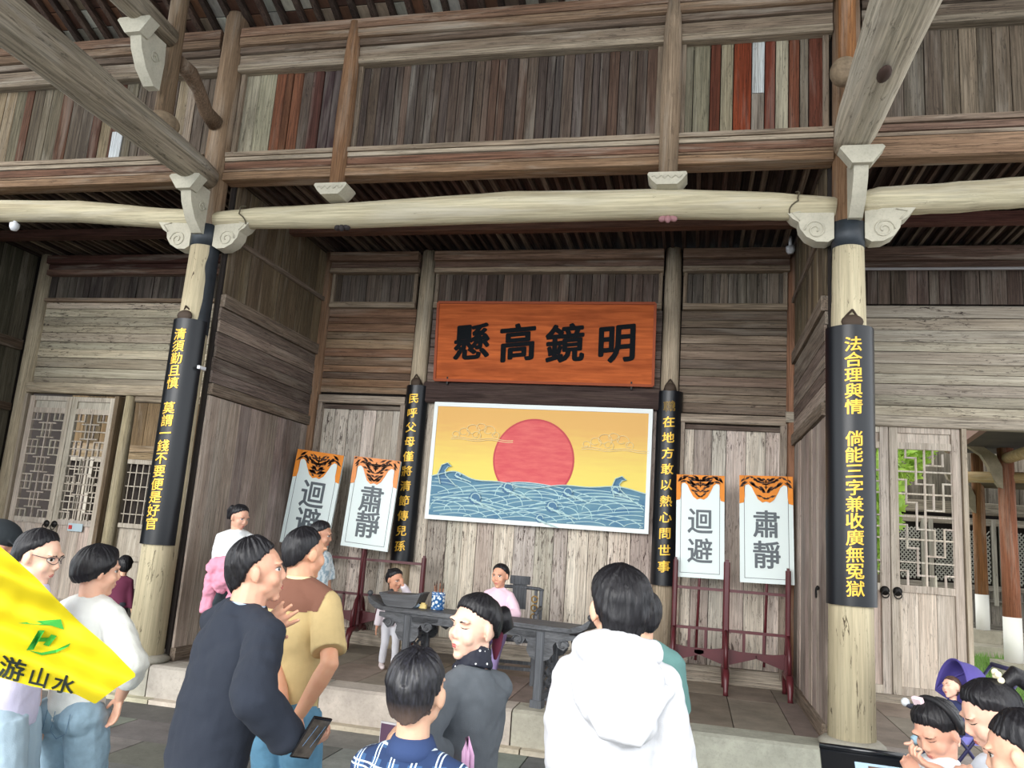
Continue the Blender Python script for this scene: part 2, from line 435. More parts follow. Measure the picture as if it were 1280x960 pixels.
# tie beams running towards the viewer
def tie_beam(X, z, r0, r1, mat, label, y1=-.4, z1=None):
    pts = []; R = []
    for i in range(26):
        t = i/25; y = YC-.12+(y1-YC+.12)*t
        pts.append((X+.015*noise.noise(Vector((y, X, 0))), y, z+(z1-z if z1 else 0)*t+.05*sin(pi*t))); R.append((r0+(r1-r0)*min(1, t*3))*(1+.05*noise.noise(Vector((y*1.7, X, 4)))))
    R[0] *= .8; R[1] *= .95
    o = MB().tube(pts, R, 24).build('tie_beam', mat, smooth=True)
    if X > 0: MB().ell((X-.03, 5.25, z-.19), (.045, .10, .03), 14, 8).build('knot', plain('dark knot', (66, 48, 40), .9), o, True)
    return prop(o, label, 'beam')
tie_beam(XL, 5.0, .155, .19, m_tie, 'grey hewn log running overhead from the left column towards the viewer')
tie_beam(XR, 5.09, .165, .215, m_tiepale, 'fat pale hewn log overhead, running out from the right column')

def end_block(X, y, z, label, s=1.0, flip=False):
    t = thing('beam_bracket', label, 'bracket', (X, y, z))
    prof = [(-.17*s, .08*s), (-.15*s, .1*s), (.15*s, .1*s), (.17*s, .08*s), (.075*s, -.05*s), (-.075*s, -.05*s)]
    M = Matrix(((1, 0, 0, X), (0, 0, 1, y-.05), (0, 1, 0, z), (0, 0, 0, 1)))
    MB().prism(prof, M, .12).build('cap_block', m_carve, t)
    # scrolled arm curving back to the column
    pr = [(0, .1), (.32, .1), (.34, -.08), (.33, -.36), (.25, -.36), (.12, -.26), (.03, -.12), (0, -.02)]
    M = Matrix(((0, 0, 1, X-.055), (1, 0, 0, y), (0, 1, 0, z-.03), (0, 0, 0, 1)))
    o = MB().prism([(a*s, b*s) for a, b in pr], M, .11*s).build('scrolled_arm', m_carve, t); autosmooth(o, 30)
    pts = []
    for i in range(22):
        a = i*.45; r = .06*(1-i/26); pts.append((X+.062, y+.2+r*cos(a), z-.14+r*sin(a)))
    MB().tube(pts, .007, 6).build('scroll', m_carve, t, smooth=True)
    return t
end_block(XL, YC-.42, 4.79, 'carved bracket carrying the grey log at the left column')
end_block(XR+.03, YC-.42, 4.82, 'carved bracket carrying the fat pale log at the right column')
end_block(XL, 5.36, 5.80, 'carved bracket under the upper log at top left')

# ------------------------------------------------------------------ upper wall on the column line
wup = slab('wall_upper', -9.4, 5.2, YC+.09, YC+.12, 5.06, 6.75)
bands = [(5.30, 5.255, .105, (158, 142, 122)), (5.255, 5.205, .125, (170, 156, 136)), (5.205, 5.12, .115, (124, 92, 74)), (5.12, 5.09, .12, (140, 116, 94)), (5.09, 5.0, .13, (146, 118, 92))]
def rail(n, x0, x1, zs, Y=YC, tone=1):
    root = None
    for zt, zb, d, c in zs:
        c = tuple(k*tone for k in c)
        if root is None:
            root = MB().box(((x0+x1)/2, Y+.11-d/2-.06, (zt+zb)/2), (x1-x0, d+.06, zt-zb)).build('trim_%d' % n, m_rail, kind='structure'); root.color = (*lin(c), 1)
        else:
            piece('moulding', root, ((x0+x1)/2, Y+.08-d/2, (zt+zb)/2), (x1-x0, d+.05, zt-zb-.004), m_rail, 'x', c)
    return root
rail(2, XL+.13, XR-.12, bands)
rail(3, -9.3, XL-.13, bands, tone=.93)
rail(4, XR+.12, 5.2, [(5.36, 5.31, .105, (140, 122, 106)), (5.31, 5.24, .12, (124, 100, 86)), (5.24, 5.20, .11, (150, 134, 116)), (5.20, 5.0, .13, (150, 122, 98))])
ub = [(6.70, 6.60, .12, (132, 104, 84)), (6.60, 6.50, .15, (136, 112, 90)), (6.50, 6.42, .12, (112, 96, 82)), (6.42, 6.30, .10, (140, 124, 106)), (6.30, 6.22, .12, (158, 144, 124))]
rail(5, XL+.12, XR-.12, ub); rail(6, -9.3, XL-.12, ub, tone=.85); rail(7, XR+.12, 5.2, ub, tone=.8)
z0, z1 = 5.29, 6.24
YU = YC+.05
dk = ((84, 72, 64), (78, 68, 62), (90, 76, 66), (82, 74, 68), (94, 74, 62))
def bv(x0, x1, cols, w=.088): boards_v(wup, x0, x1, z0, z1, YU, m_plank_v, cols, w)
bv(-3.38, -.42, dk)
bv(-4.72, -4.35, ((150, 142, 122), (140, 130, 110)), .19)
bv(-4.35, -3.58, ((108, 66, 48), (84, 56, 48), (98, 84, 74), (70, 56, 56), (112, 74, 54)), .105)
seq = [((128, 122, 104), .1), ((138, 130, 108), .16), ((98, 56, 40), .1), ((136, 128, 104), .12), ((124, 58, 34), .17), ((196, 200, 198), .12), ((108, 54, 38), .1), ((172, 164, 140), .12), ((118, 72, 52), .1), ((116, 104, 90), .08), ((104, 60, 46), .16)]
tot = sum(w for c, w in seq); x = -.2; k = (XR-.16+.2)/tot
for c, w in seq:
    w *= k
    if c[0] == 196:
        piece('plank', wup, (x+w/2, YU, 5.98), (w-.008, .028, .52), m_plank_v, 'z', c); piece('plank', wup, (x+w/2, YU, 5.5), (w-.008, .028, .43), m_plank_v, 'z', (128, 118, 106))
    else: piece('plank', wup, (x+w/2, YU+random.uniform(-.006, .006), (z0+z1)/2), (w-.008, .028, z1-z0), m_plank_v, 'z', jit(c, .06))
    x += w
bv(XR+.14, 5.1, ((104, 92, 78), (112, 98, 82), (96, 86, 76), (118, 104, 88)), .15)
bv(-9.2, -5.9, ((112, 104, 86), (104, 96, 80), (92, 82, 70), (86, 60, 46), (120, 106, 84)), .13)
bv(-5.9, -5.02, ((122, 108, 88), (96, 84, 74), (130, 104, 72), (84, 66, 56), (140, 128, 112)), .12)
piece('plank', wup, (-6.17, YU-.02, 5.47), (.13, .03, .36), m_plank_v, 'z', (206, 212, 214))
# jamb strips beside the short posts
for xx in (-3.40, -.41, -.2, XR-.17, XL+.16):
    piece('plank', wup, (xx, YU-.03, (z0+z1)/2), (.05, .05, z1-z0), m_plank_v, 'z', (138, 122, 104))

def short_post(X, zt, r, label, c):
    t = thing('short_post', label, 'post', (X, YC, 4.8))
    o = MB().tube([(X, YC-.06, 4.86), (X, YC-.06, 5.6), (X+.0, YC-.06, 6.3), (X, YC-.06, zt)], [r, r+.012, r, r-.02], 18).build('shaft', m_post, t, smooth=True); o.color = (*lin(c), 1)
    z = 4.80
    prof = [(-.17, .055), (-.16, .075), (.16, .075), (.17, .055), (.13, -.0), (.09, -.04), (-.09, -.04), (-.13, 0)]
    M = Matrix(((1, 0, 0, X), (0, 0, 1, YC-.2), (0, 1, 0, z), (0, 0, 0, 1)))
    autosmooth(MB().prism(prof, M, .22).build('carved_foot', m_carve, t), 30)
    pts = [(X-.13+.26*i/24, YC-.203, z+.03+.014*sin(i*1.1)) for i in range(25)]
    MB().tube(pts, .006, 6).build('scroll', m_carve, t, smooth=True)
    return t
short_post(-3.48, 6.68, .075, 'left short round post standing on the long bowed log', (140, 106, 78))
short_post(-.30, 6.66, .082, 'right short round post standing on the long bowed log', (150, 130, 108))

# queen post, upper log and curved brace of the roof frame at top left
y2 = 5.86
t = thing('queen_post', 'upright round post standing on the grey overhead log, top left', 'post', (XL, y2, 5.15))
MB().tube([(XL, y2, 5.2), (XL, y2-.02, 6.0), (XL, y2-.05, 7.3)], [.085, .08, .08], 20).build('shaft', m_post, t, smooth=True).color = (*lin((126, 106, 84)), 1)
o = MB().ell((XL, y2+.02, 5.2), (.13, .16, .10), 20, 12).build('carved_foot', stone('old carved foot wood', (136, 118, 96), sc=14, var=.4), t, smooth=True)
o = MB().tube([(XL, y2-.09, 6.0), (XL, 5.2, 6.0), (XL, 3.6, 6.02), (XL, -.4, 6.06)], [.10, .125, .13, .13], 20).build('upper_tie_beam', m_tie, smooth=True)
prop(o, 'upper grey log running towards the viewer at the top left corner', 'beam')
pts = [(XL, y2+.08, 5.86), (XL, y2+.26, 5.86), (XL, y2+.42, 5.78), (XL, y2+.58, 5.64), (XL, YC-.13, 5.60)]
o = MB().tube(pts, [.075, .08, .065, .07, .085], 14).build('curved_brace', m_post, smooth=True); o.color = (*lin((112, 92, 74)), 1)
prop(o, 'curved brace joining the upright post to the left column', 'brace')
t = thing('king_post', 'orange brown post beside the fat pale log, top right', 'post', (XR-.02, 6.3, 5.3))
MB().tube([(XR-.07, 6.32, 5.55), (XR-.07, 6.30, 7.4)], [.07, .065], 16).build('shaft', m_post, t, smooth=True).color = (*lin((150, 104, 66)), 1)
MB().ell((XR-.09, 6.33, 5.60), (.115, .125, .12), 20, 12).build('carved_foot', stone('old carved foot wood', (136, 118, 96), sc=14, var=.4), t, smooth=True)

# ------------------------------------------------------------------ porch ceiling
ceil = slab('ceiling', -9.4, 5.4, YC+.12, YB+.3, ZCEIL+.05, ZCEIL+.08)
x = -9.3
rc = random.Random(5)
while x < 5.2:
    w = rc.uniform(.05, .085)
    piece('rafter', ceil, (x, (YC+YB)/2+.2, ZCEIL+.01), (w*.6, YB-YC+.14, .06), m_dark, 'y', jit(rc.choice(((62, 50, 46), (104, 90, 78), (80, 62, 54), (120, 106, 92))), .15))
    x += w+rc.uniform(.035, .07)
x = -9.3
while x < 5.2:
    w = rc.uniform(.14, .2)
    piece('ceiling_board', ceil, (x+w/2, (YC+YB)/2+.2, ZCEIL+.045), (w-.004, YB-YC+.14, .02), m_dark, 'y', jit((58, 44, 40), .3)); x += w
def tb(name, label, x0, x1, Y, z, h, c, d=.12):
    o = piece(name, None, ((x0+x1)/2, Y, z), (x1-x0, d, h), m_darkx, 'x', c); prop(o, label, 'beam')
tb('ceiling_joist', 'long thin dark reddish joist under the porch ceiling', PL+.05, PR-.05, 8.0, 4.99, .11, (104, 74, 60))
tb('ceiling_joist', 'dark joist under the ceiling of the left bay', -9.1, PL-.1, 8.0, 4.99, .11, (78, 52, 44))
tb('ceiling_joist', 'dark red joist under the ceiling of the right bay', PR+.1, 5, 8.0, 4.99, .11, (92, 58, 50))

# ------------------------------------------------------------------ main roof over the courtyard side
roof = thing('roof', 'raftered tile roof overhead seen from below, along the top edge', 'roof', (0, YC, 6.75))
sl = .42
def rz(y): return 6.86+(YC-y)*sl
M_slope = Matrix.Rotation(-math.atan(sl), 3, 'X')
MB().box((-2, (YC+1.4)/2+.3, rz((YC+1.4)/2+.3)+.22), (16, 7.0, .04), Matrix.Rotation(-math.atan(sl), 3, 'X')).build('roof_deck', m_back, roof)
MB().box((-2, -1.9, rz(1.0)-.45), (16, 6.0, .04), Matrix.Rotation(math.atan(sl), 3, 'X')).build('roof_deck', m_back, roof)
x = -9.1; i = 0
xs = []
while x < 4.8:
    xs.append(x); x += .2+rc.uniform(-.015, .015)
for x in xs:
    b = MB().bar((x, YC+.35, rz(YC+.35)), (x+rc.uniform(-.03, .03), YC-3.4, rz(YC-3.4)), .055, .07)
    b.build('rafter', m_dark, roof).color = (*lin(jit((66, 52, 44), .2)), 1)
q = NT('underside of roof tiles'); oi = q.n('ObjectInfo'); g = q.n('NewGeometry')
n1 = q.noise(q.mapv(g.outputs['Position'], (30, 8, 8)), 1, 4)
q.l(q.mix(q.ramp(n1, .35, .65), q.mix(1.0, oi.outputs['Color'], (.7,)*3, 'MULTIPLY'), oi.outputs['Color']), q.b.inputs['Base Color']); q.b.inputs['Roughness'].default_value = .9
m_tile = q.m
tcol = ((176, 170, 154), (120, 84, 62), (150, 132, 112), (104, 70, 54), (196, 192, 180), (128, 108, 90), (92, 66, 54))
cnt = 0
for j in range(7):
    for i in range(len(xs)-1):
        if cnt >= 296 or xs[i] < -8.2 or xs[i] > .6: continue
        y = YC+.1-j*.2; cx = (xs[i]+xs[i+1])/2
        piece('roof_tile', roof, (cx, y, rz(y)+.07+.01*(i % 2)), (.19, .205, .018), m_tile, 'y', jit(rc.choice(tcol), .15), (-math.atan(sl)+.06, 0, 0)); cnt += 1

# ------------------------------------------------------------------ back wall, three bays in one plane
YF = YB-.03          # face of the boards
def back_post(X, label, r=.1, z1=ZT+.04, c=(150, 134, 114), y=YB-.04):
    o = MB().tube([(X, y, ZP), (X, y, 2.5), (X, y, z1)], [r+.01, r, r-.01], 18).build('wall_post', m_post, smooth=True); o.color = (*lin(c), 1)
    return prop(o, label, 'post')
wc = slab('wall_back', PL, PR, YB+.02, YB+.06, ZP, ZCEIL)
back_post(-3.31, 'round wall post left of the painting, behind the left hanging couplet', .105, c=(196, 180, 154))
back_post(-.30, 'round wall post right of the painting, behind the right hanging couplet', .105, c=(194, 178, 154))
back_post(PL+.05, 'corner post where back wall meets the left partition', .085, c=(150, 118, 92))
back_post(PR-.05, 'corner post where back wall meets the right partition', .075, c=(150, 110, 86))
topb = [(5.05, 4.94, .13, (134, 108, 90)), (4.94, 4.86, .10, (110, 88, 76)), (4.86, 4.79, .12, (150, 132, 112))]
rail(8, PL+.12, -3.41, topb, YB-.08); rail(9, -3.2, -.41, [(a, b, d, tuple(min(255, k*1.12) for k in c)) for a, b, d, c in topb], YB-.08); rail(10, -.19, PR-.1, topb, YB-.08, .95)
dk2 = ((98, 88, 80), (92, 82, 74), (104, 92, 82))
for x0, x1, cc in ((PL+.14, -3.43, dk2), (-3.19, -.42, ((94, 80, 72), (88, 76, 68), (104, 88, 78))), (-.18, PR-.12, ((112, 102, 92), (120, 110, 98), (104, 96, 88)))):
    boards_v(wc, x0, x1, 4.42, 4.80, YF, m_plank_v, cc, .105)
    for xx in (x0+.02, x1-.02): piece('frame_strip', wc, (xx, YF-.03, 4.6), (.045, .05, .4), m_plank_v, 'z', (140, 124, 106))
    piece('frame_strip', wc, ((x0+x1)/2, YF-.04, 4.385), (x1-x0, .07, .075), m_rail, 'x', (150, 134, 114))
# level boards below
boards_h(wc, PL+.13, -3.42, 3.26, 4.35, YF, m_plank_h, ((124, 94, 74), (134, 104, 82), (112, 90, 74), (146, 122, 98)), .095)
boards_h(wc, -.19, PR-.11, 3.16, 4.35, YF, m_plank_h, ((124, 108, 94), (116, 102, 90), (132, 118, 102)), .1)
boards_h(wc, -3.2, -.41, 3.42, 4.35, YF, m_plank_h, ((120, 106, 98), (128, 112, 100)), .12)
# dark beam under the signboard
piece('moulding', wc, (-1.8, YF-.05, 3.29), (2.8, .12, .25), m_darkx, 'x', (70, 56, 52))
# lower door-like panels of the side parts
low = ((206, 196, 182), (198, 188, 176), (214, 202, 188), (190, 178, 168))
boards_v(wc, PL+.14, -3.42, ZP+.16, 3.1, YF, m_plank_low, low, .2)
boards_v(wc, -.18, PR-.12, ZP+.16, 3.02, YF, m_plank_low, low, .2)
boards_v(wc, -3.2, -.41, ZP+.16, 3.17, YF, m_plank_low, low, .21)
for x0, x1, zt in ((PL+.16, -3.43, 3.14), (-.17, PR-.13, 3.06)):
    piece('door_frame', wc, ((x0+x1)/2, YF-.05, zt+.03), (x1-x0, .09, .1), m_rail, 'x', (164, 150, 134))
    for xx in (x0+.02, x1-.02): piece('door_frame', wc, (xx, YF-.045, (zt+ZP+.1)/2), (.07, .08, zt-ZP-.1), m_plank_low, 'z', (158, 144, 130))
    piece('frame_strip', wc, ((x0+x1)/2, YF-.03, zt-.06), (x1-x0-.1, .04, .05), m_rail, 'x', (96, 82, 74))
for x0, x1 in ((PL+.13, -3.41), (-3.2, -.41), (-.19, PR-.1)):
    piece('skirting', wc, ((x0+x1)/2, YF-.04, ZP+.085), (x1-x0, .09, .17), m_rail, 'x', (164, 154, 140))

# partitions between the columns and the back wall
def partition(name, X, face, dirn):
    w = slab(name, X-.02, X+.02, YC+.1, YB-.05, ZP, ZCEIL)
    y0, y1 = YC+.12, YB-.1; xf = X+face*.035
    boards_v(w, y0, y1, 3.86, 5.05, xf, m_plank_v, ((112, 98, 78), (104, 92, 74), (120, 106, 84)), .22, axis='Y')
    boards_h(w, y0, y1, 2.95, 3.72, xf, m_plank_y, ((134, 120, 110), (118, 104, 96), (150, 136, 124)), .13, axis='Y')
    boards_v(w, y0, y1, ZP+.1, 2.82, xf, m_plank_stain, ((170, 156, 146), (160, 147, 138), (178, 164, 152)), .2, axis='Y')
    for z, h in ((3.79, .13), (2.885, .11), (ZP+.06, .12), (4.45, .05)):
        piece('frame_strip', w, (X+face*.045, (y0+y1)/2, z), (.06, y1-y0, h), m_plank_y, 'y', (128, 114, 100))
    # other side
    boards_v(w, y0, y1, ZP+.1, 5.05, X-face*.035, m_plank_v, ((110, 98, 84), (98, 88, 76)), .3, axis='Y')
    return w
wl = partition('wall_left', PL, 1, 1)
wr = partition('wall_right', PR, -1, 1)
wfl = slab('wall_far_left', -9.2, -9.15, 5.0, YB, ZP, ZCEIL)
boards_v(wfl, 5.1, YB-.12, ZP+.1, 5.05, -9.12, m_plank_v, ((92, 88, 74), (84, 80, 68), (100, 92, 76)), .28, axis='Y')
for z, h in ((3.76, .14), (2.9, .1)): piece('frame_strip', wfl, (-9.08, 7, z), (.06, 3.8, h), m_plank_y, 'y', (92, 78, 66))
# ------------------------------------------------------------------ side bays of the back wall
m_door = wood('silver grey door timber', (176, 166, 150), 'z', objcol=True, var=.22, fleck=.5, pale=.35)
wbl = slab('wall_back_left', -9.3, PL, YB+.02, YB+.05, 3.12, ZCEIL)
o = back_post(-9.0, 'wall post at the far left end of the lattice doors', .11, c=(186, 172, 146))
rail(11, -8.9, PL-.1, [(5.05, 4.94, .12, (96, 66, 58)), (4.94, 4.86, .1, (84, 58, 52)), (4.86, 4.78, .12, (128, 100, 86))], YB-.08)
boards_v(wbl, -8.9, PL-.05, 4.46, 4.79, YF, m_plank_v, ((84, 76, 70), (76, 68, 64), (96, 88, 80)), .11)
piece('frame_strip', wbl, (-6.83, YF-.04, 4.435), (4.15, .06, .05), m_rail, 'x', (150, 130, 110))
boards_h(wbl, -8.9, PL-.05, 3.26, 4.41, YF, m_plank_hc, ((190, 178, 156), (180, 170, 150), (196, 186, 164)), .115)
piece('door_frame', wbl, (-6.83, YF-.05, 3.19), (4.15, .1, .14), m_rail, 'x', (190, 176, 152))
wbr = slab('wall_back_right', PR, 5.3, YB+.02, YB+.05, 3.1, ZCEIL)
rail(12, PR+.1, 5.3, [(5.05, 4.90, .12, (112, 90, 78)), (4.90, 4.82, .1, (92, 72, 62))], YB-.08)
o = MB().tube([(PR+.1, YB-.16, 4.80), (5.3, YB-.16, 4.80)], .016, 8).build('conduit_pipe', plain('grey pipe', (150, 146, 146), .5)); prop(o, 'thin pale conduit pipe running along the top of the right bay wall', 'pipe')
boards_v(wbr, PR+.05, 5.3, 4.44, 4.82, YF, m_plank_v, ((96, 82, 72), (84, 70, 62), (110, 96, 86)), .13)
boards_h(wbr, PR+.05, 5.3, 3.2, 4.42, YF, m_plank_hc, ((176, 166, 148), (168, 160, 144), (182, 172, 154)), .125)
piece('door_frame', wbr, (3.1, YF-.04, 3.14), (4.3, .1, .12), m_rail, 'x', (172, 162, 146))
# patch of dark mould on the pale boards
def door_leaf(root, x0, x1, z0, z1, lz0, lz1, Y, c=(200, 190, 176), variant=0, ring=None, knobx=None):
    d = .05; sw = .085
    P = lambda n, c_, s, ax='z', col=c: piece(n, root, c_, s, m_door, ax, jit(col, .05))
    P('door_stile', (x0+sw/2, Y, (z0+z1)/2), (sw, d, z1-z0)); P('door_stile', (x1-sw/2, Y, (z0+z1)/2), (sw, d, z1-z0))
    xm, w = (x0+x1)/2, x1-x0-2*sw
    for z, h in ((z1-.03, .06), (lz1+.035, .07), (lz0-.035, .07), (z0+.05, .1)): P('door_rail', (xm, Y, z), (w, d, h))
    P('top_panel', (xm, Y+.012, (z1-.06+lz1+.07)/2), (w-.004, .02, z1-lz1-.125))
    n = 3
    for i in range(n): P('panel_board', (x0+sw+w*(i+.5)/n, Y+.01, (z0+.1+lz0-.07)/2), (w/n-.004, .02, lz0-.07-z0-.1), 'z', (208, 194, 180))
    b = .017; xa, xb = x0+sw, x1-sw
    def V(x, za, zb): P('lattice_bar', (x, Y-.005, (za+zb)/2), (b, .028, zb-za+b))
    def Hh(z, xa_, xb_): P('lattice_bar', ((xa_+xb_)/2, Y-.003, z), (xb_-xa_+b, .026, b), 'x')
    H = lz1-lz0
    if variant == 0:     # left doors: seven bands with paired uprights bridging each line
        nb = 6; h = H/nb
        for i in range(1, nb): Hh(lz0+i*h, xa, xb)
        for i in range(nb+1):
            z = lz0+i*h; za, zb = max(lz0, z-.42*h), min(lz1, z+.42*h)
            if i % 2 == 1:
                for q_ in (.38, .5, .62): V(xa+w*q_, za, zb)
                for s_ in (za, zb): Hh(s_, xa+w*.25, xb-w*.25)
            else:
                for q_ in (.14, .3, .7, .86): V(xa+w*q_, za, zb)
                for s_ in (za, zb):
                    if lz0+.01 < s_ < lz1-.01: Hh(s_, xa, xa+w*.3); Hh(s_, xb-w*.3, xb)
        V(xm, lz0, lz1)
    else:                # right doors: square fretwork
        nb = 6; h = H/nb
        for i in range(1, nb): Hh(lz0+i*h, xa, xb)
        V(xa+w*.5, lz0, lz1)
        for i in range(nb):
            z = lz0+i*h
            if i % 2 == 0:
                V(xa+w*.34, z+.45*h, z+1.55*h if i < nb-1 else lz1); Hh(z+.45*h, xa+w*.34, xa+w*.66); V(xa+w*.66, z+.0*h, z+.45*h)
                V(xa+w*.84, z-.4*h if i else z, z+.5*h); Hh(z+.5*h, xa+w*.84, xb); V(xa+w*.15, z, z+.62*h); Hh(z+.62*h, xa, xa+w*.15)
            else:
                V(xa+w*.66, z+.35*h, min(lz1, z+1.2*h)); Hh(z+.62*h, xa+w*.15, xa+w*.34); V(xa+w*.15, z+.62*h, min(lz1, z+h)); Hh(z+.3*h, xa+w*.5, xa+w*.84)
                V(xa+w*.84, z+.3*h, z+.8*h)
    if ring is not None:
        k = MB().lathe((0, 0, 0), [(.0, 0), (.042, .002), (.046, .008), (.03, .015), (.016, .024), (0, .026)], 18)
        for v in k.v: v.y, v.z = -v.z, v.y; v.x += ring; v.z += 1.39; v.y += Y-d/2
        k.build('ring_plate', m_iron, root, smooth=True)
        pts = [(ring+.035*sin(a*pi/8), Y-d/2-.03, 1.355+.035*cos(a*pi/8)) for a in range(17)]
        MB().tube(pts, .006, 8).build('door_ring', m_iron, root, smooth=True)
def door_pair(n, x0, x1, z0, variant, xs=None):
    xm = (x0+x1)/2 if xs is None else xs
    # outer jamb as the root mesh
    root = MB().box((x0-.045, YF-.03, (z0+3.1)/2), (.07, .1, 3.1-z0)).build('door_%d' % n, m_door, kind='structure'); root.color = (*lin((176, 164, 146)), 1)
    piece('jamb', root, (x1+.03, YF-.03, (z0+3.1)/2), (.05, .1, 3.1-z0), m_door, 'z', (176, 164, 146))
    piece('sill', root, ((x0+x1)/2, YF-.02, z0-.03), (x1-x0+.16, .12, .1), m_rail, 'x', (150, 140, 126))
    door_leaf(root, x0, xm-.004, z0, 3.08, 1.46, 2.85, YF-.02, variant=variant, ring=xm-.06)
    door_leaf(root, xm+.004, x1, z0, 3.08, 1.46, 2.85, YF-.02, variant=variant, ring=xm+.06)
    return root
d1 = door_pair(1, -8.86, -7.5, ZP+.06, 0)
d2 = door_pair(2, 1.3, 2.67, ZP+.06, 1)
o = MB().box((-7.79, YF-.055, 1.37), (.22, .008, .1)).build('door_notice', plain('notice white blue', (186, 206, 214), .4)); prop(o, 'small pale blue notice plate on the left lattice door', 'notice')
MB().box((-7.86, YF-.062, 1.37), (.05, .004, .05)).build('red_mark', plain('notice red', (196, 60, 56), .5), o)
# open door leaf and jamb post beside the left doorway
o = back_post(-7.30, 'pale gnarled post beside the open left doorway', .075, 3.12, c=(190, 178, 146)); 
piece('jamb', d1, (-7.44, YF, 1.7), (.06, .2, 2.8), m_door, 'z', (120, 104, 84))
piece('lower_frame', wbl, (-6.0, YF-.02, 3.08), (2.4, .08, .08), m_rail, 'x', (150, 136, 116))

# room behind the left bay
m_inner = wood('inner brown boards', (128, 104, 72), 'z', objcol=True, var=.3, fleck=.4, pale=.2)
wi = slab('wall_inner_left', -13.5, -4.5, 12.35, 12.4, 0, 5)
boards_v(wi, -11.2, -5, 2.75, 4.9, 12.3, m_inner, ((112, 92, 66), (104, 86, 62), (118, 98, 72)), .3)
boards_h(wi, -11.2, -5, 2.5, 2.75, 12.28, m_rail, ((140, 122, 94),), .12)
slab('trim_30', -13.5, PL, YB+.1, 12.4, 0, ZP, m_floor).color = (*lin((100, 94, 88)), 1)
slab('ceiling_inner', -13.5, PL, YB+.1, 13, 5.1, 5.2)
slab('wall_inner_side', PL-.05, PL, YB+.1, 12.4, 0, 5.1)
for i, xc in enumerate((-10.9, -10.2, -9.5, -8.8, -8.1)):
    r_ = MB().box((xc-.3, 12.27, 1.4), (.08, .08, 2.2)).build('window_%d' % (i+1), m_door, kind='structure'); r_.color = (*lin((190, 184, 170)), 1)
    P = lambda n, c_, s, ax='z': piece(n, r_, c_, s, m_door, ax, (168, 160, 146))
    P('window_stile', (xc+.3, 12.27, 1.4), (.08, .08, 2.2))
    for z in (2.46, 1.35, .8, .34): P('window_rail', (xc, 12.27, z), (.54, .07, .08), 'x')
    for k in range(4): P('lattice_bar', (xc-.19+.125*k, 12.26, 1.9), (.02, .02, 1.05))
    for k in range(4): P('lattice_bar', (xc, 12.262, 1.55+.24*k), (.5, .02, .018), 'x')
    P('panel_board', (xc, 12.29, 1.08), (.52, .02, .5)); P('panel_board', (xc, 12.29, .56), (.52, .02, .42))

# ------------------------------------------------------------------ courtyard and buildings behind the right bay
m_grass = stone('green grass', (92, 120, 60), sc=9, var=.5)
m_pale = stone('grey paving strip', (168, 172, 168), sc=3, var=.1)
out = MB().box((8, 20, .02), (16, 22, .04)).build('trim_31', m_ground, kind='structure'); out.color = (*lin((150, 146, 132)), 1)
o = MB().add([(2.6, 9.6, .06), (4.1, 9.6, .06), (6.5, 17.0, .06), (4.6, 17.0, .06)], [(0, 1, 2, 3)]).build('lawn', m_grass, kind='stuff'); prop(o, 'strip of green lawn outside the right doorway', 'lawn')
gb = MB(); rg = random.Random(9)
for i in range(2600):
    t_ = rg.random(); y = 9.7+7.2*t_; x = 2.65+2.0*t_+rg.random()*(1.4+.4*t_); a = rg.uniform(0, 6.3); h = rg.uniform(.06, .16)
    gb.add([(x-.012*cos(a), y-.012*sin(a), .05), (x+.012*cos(a), y+.012*sin(a), .05), (x+rg.uniform(-.04, .04), y+rg.uniform(-.04, .04), .05+h)], [(0, 1, 2)])
q = NT('grass blades'); q.b.inputs['Base Color'].default_value = (*lin((100, 136, 58)), 1); q.b.inputs['Roughness'].default_value = .7
o = gb.build('grass_blades', q.m, kind='stuff'); prop(o, 'green grass blades on the lawn outside the right doorway', 'grass')
for k in range(9):
    t_ = k/8
    p = Vector((4.15+2.2*t_-.1, 10.5+6.0*t_, 0))
    piece('path_slab', out, (p.x+.1, p.y, .06), (.8, .78, .08), m_pale, 'y', None, (0, 0, radians(-20)))
far = thing('far_hall', 'timber hall across the courtyard with lattice windows, seen through the right doorway', 'building', (7, 20, 0))
MB().box((9.5, 21.5, .16), (12, 6.8, .32)).build('platform', stone('old step stone', (150, 144, 128), sc=2), far)
MB().box((9.0, 17.6, .12), (10, 1.0, .22)).build('step', MATS['old step stone'], far)
MB().box((9.6, 20.7, 2.4), (10, .1, 4.6)).build('wall_panel', m_back, far)
Yf = 20.6
xx = 4.6
i = 0
while xx < 12:
    piece('plank', far, (xx+.17, Yf, 3.9), (.33, .05, 1.7), m_plank_v, 'z', jit((84, 78, 68), .15)); piece('plank', far, (xx+.17, Yf, .78), (.33, .05, .85), m_plank_v, 'z', jit((120, 116, 108), .1)); xx += .34
for z, h, c in ((3.0, .28, (120, 112, 98)), (2.7, .16, (140, 132, 118)), (1.22, .12, (124, 118, 108)), (.38, .12, (110, 106, 98)), (.95, .06, (104, 100, 92))):
    piece('rail', far, (8.2, Yf-.05, z), (7.2, .1, h), m_rail, 'x', c)
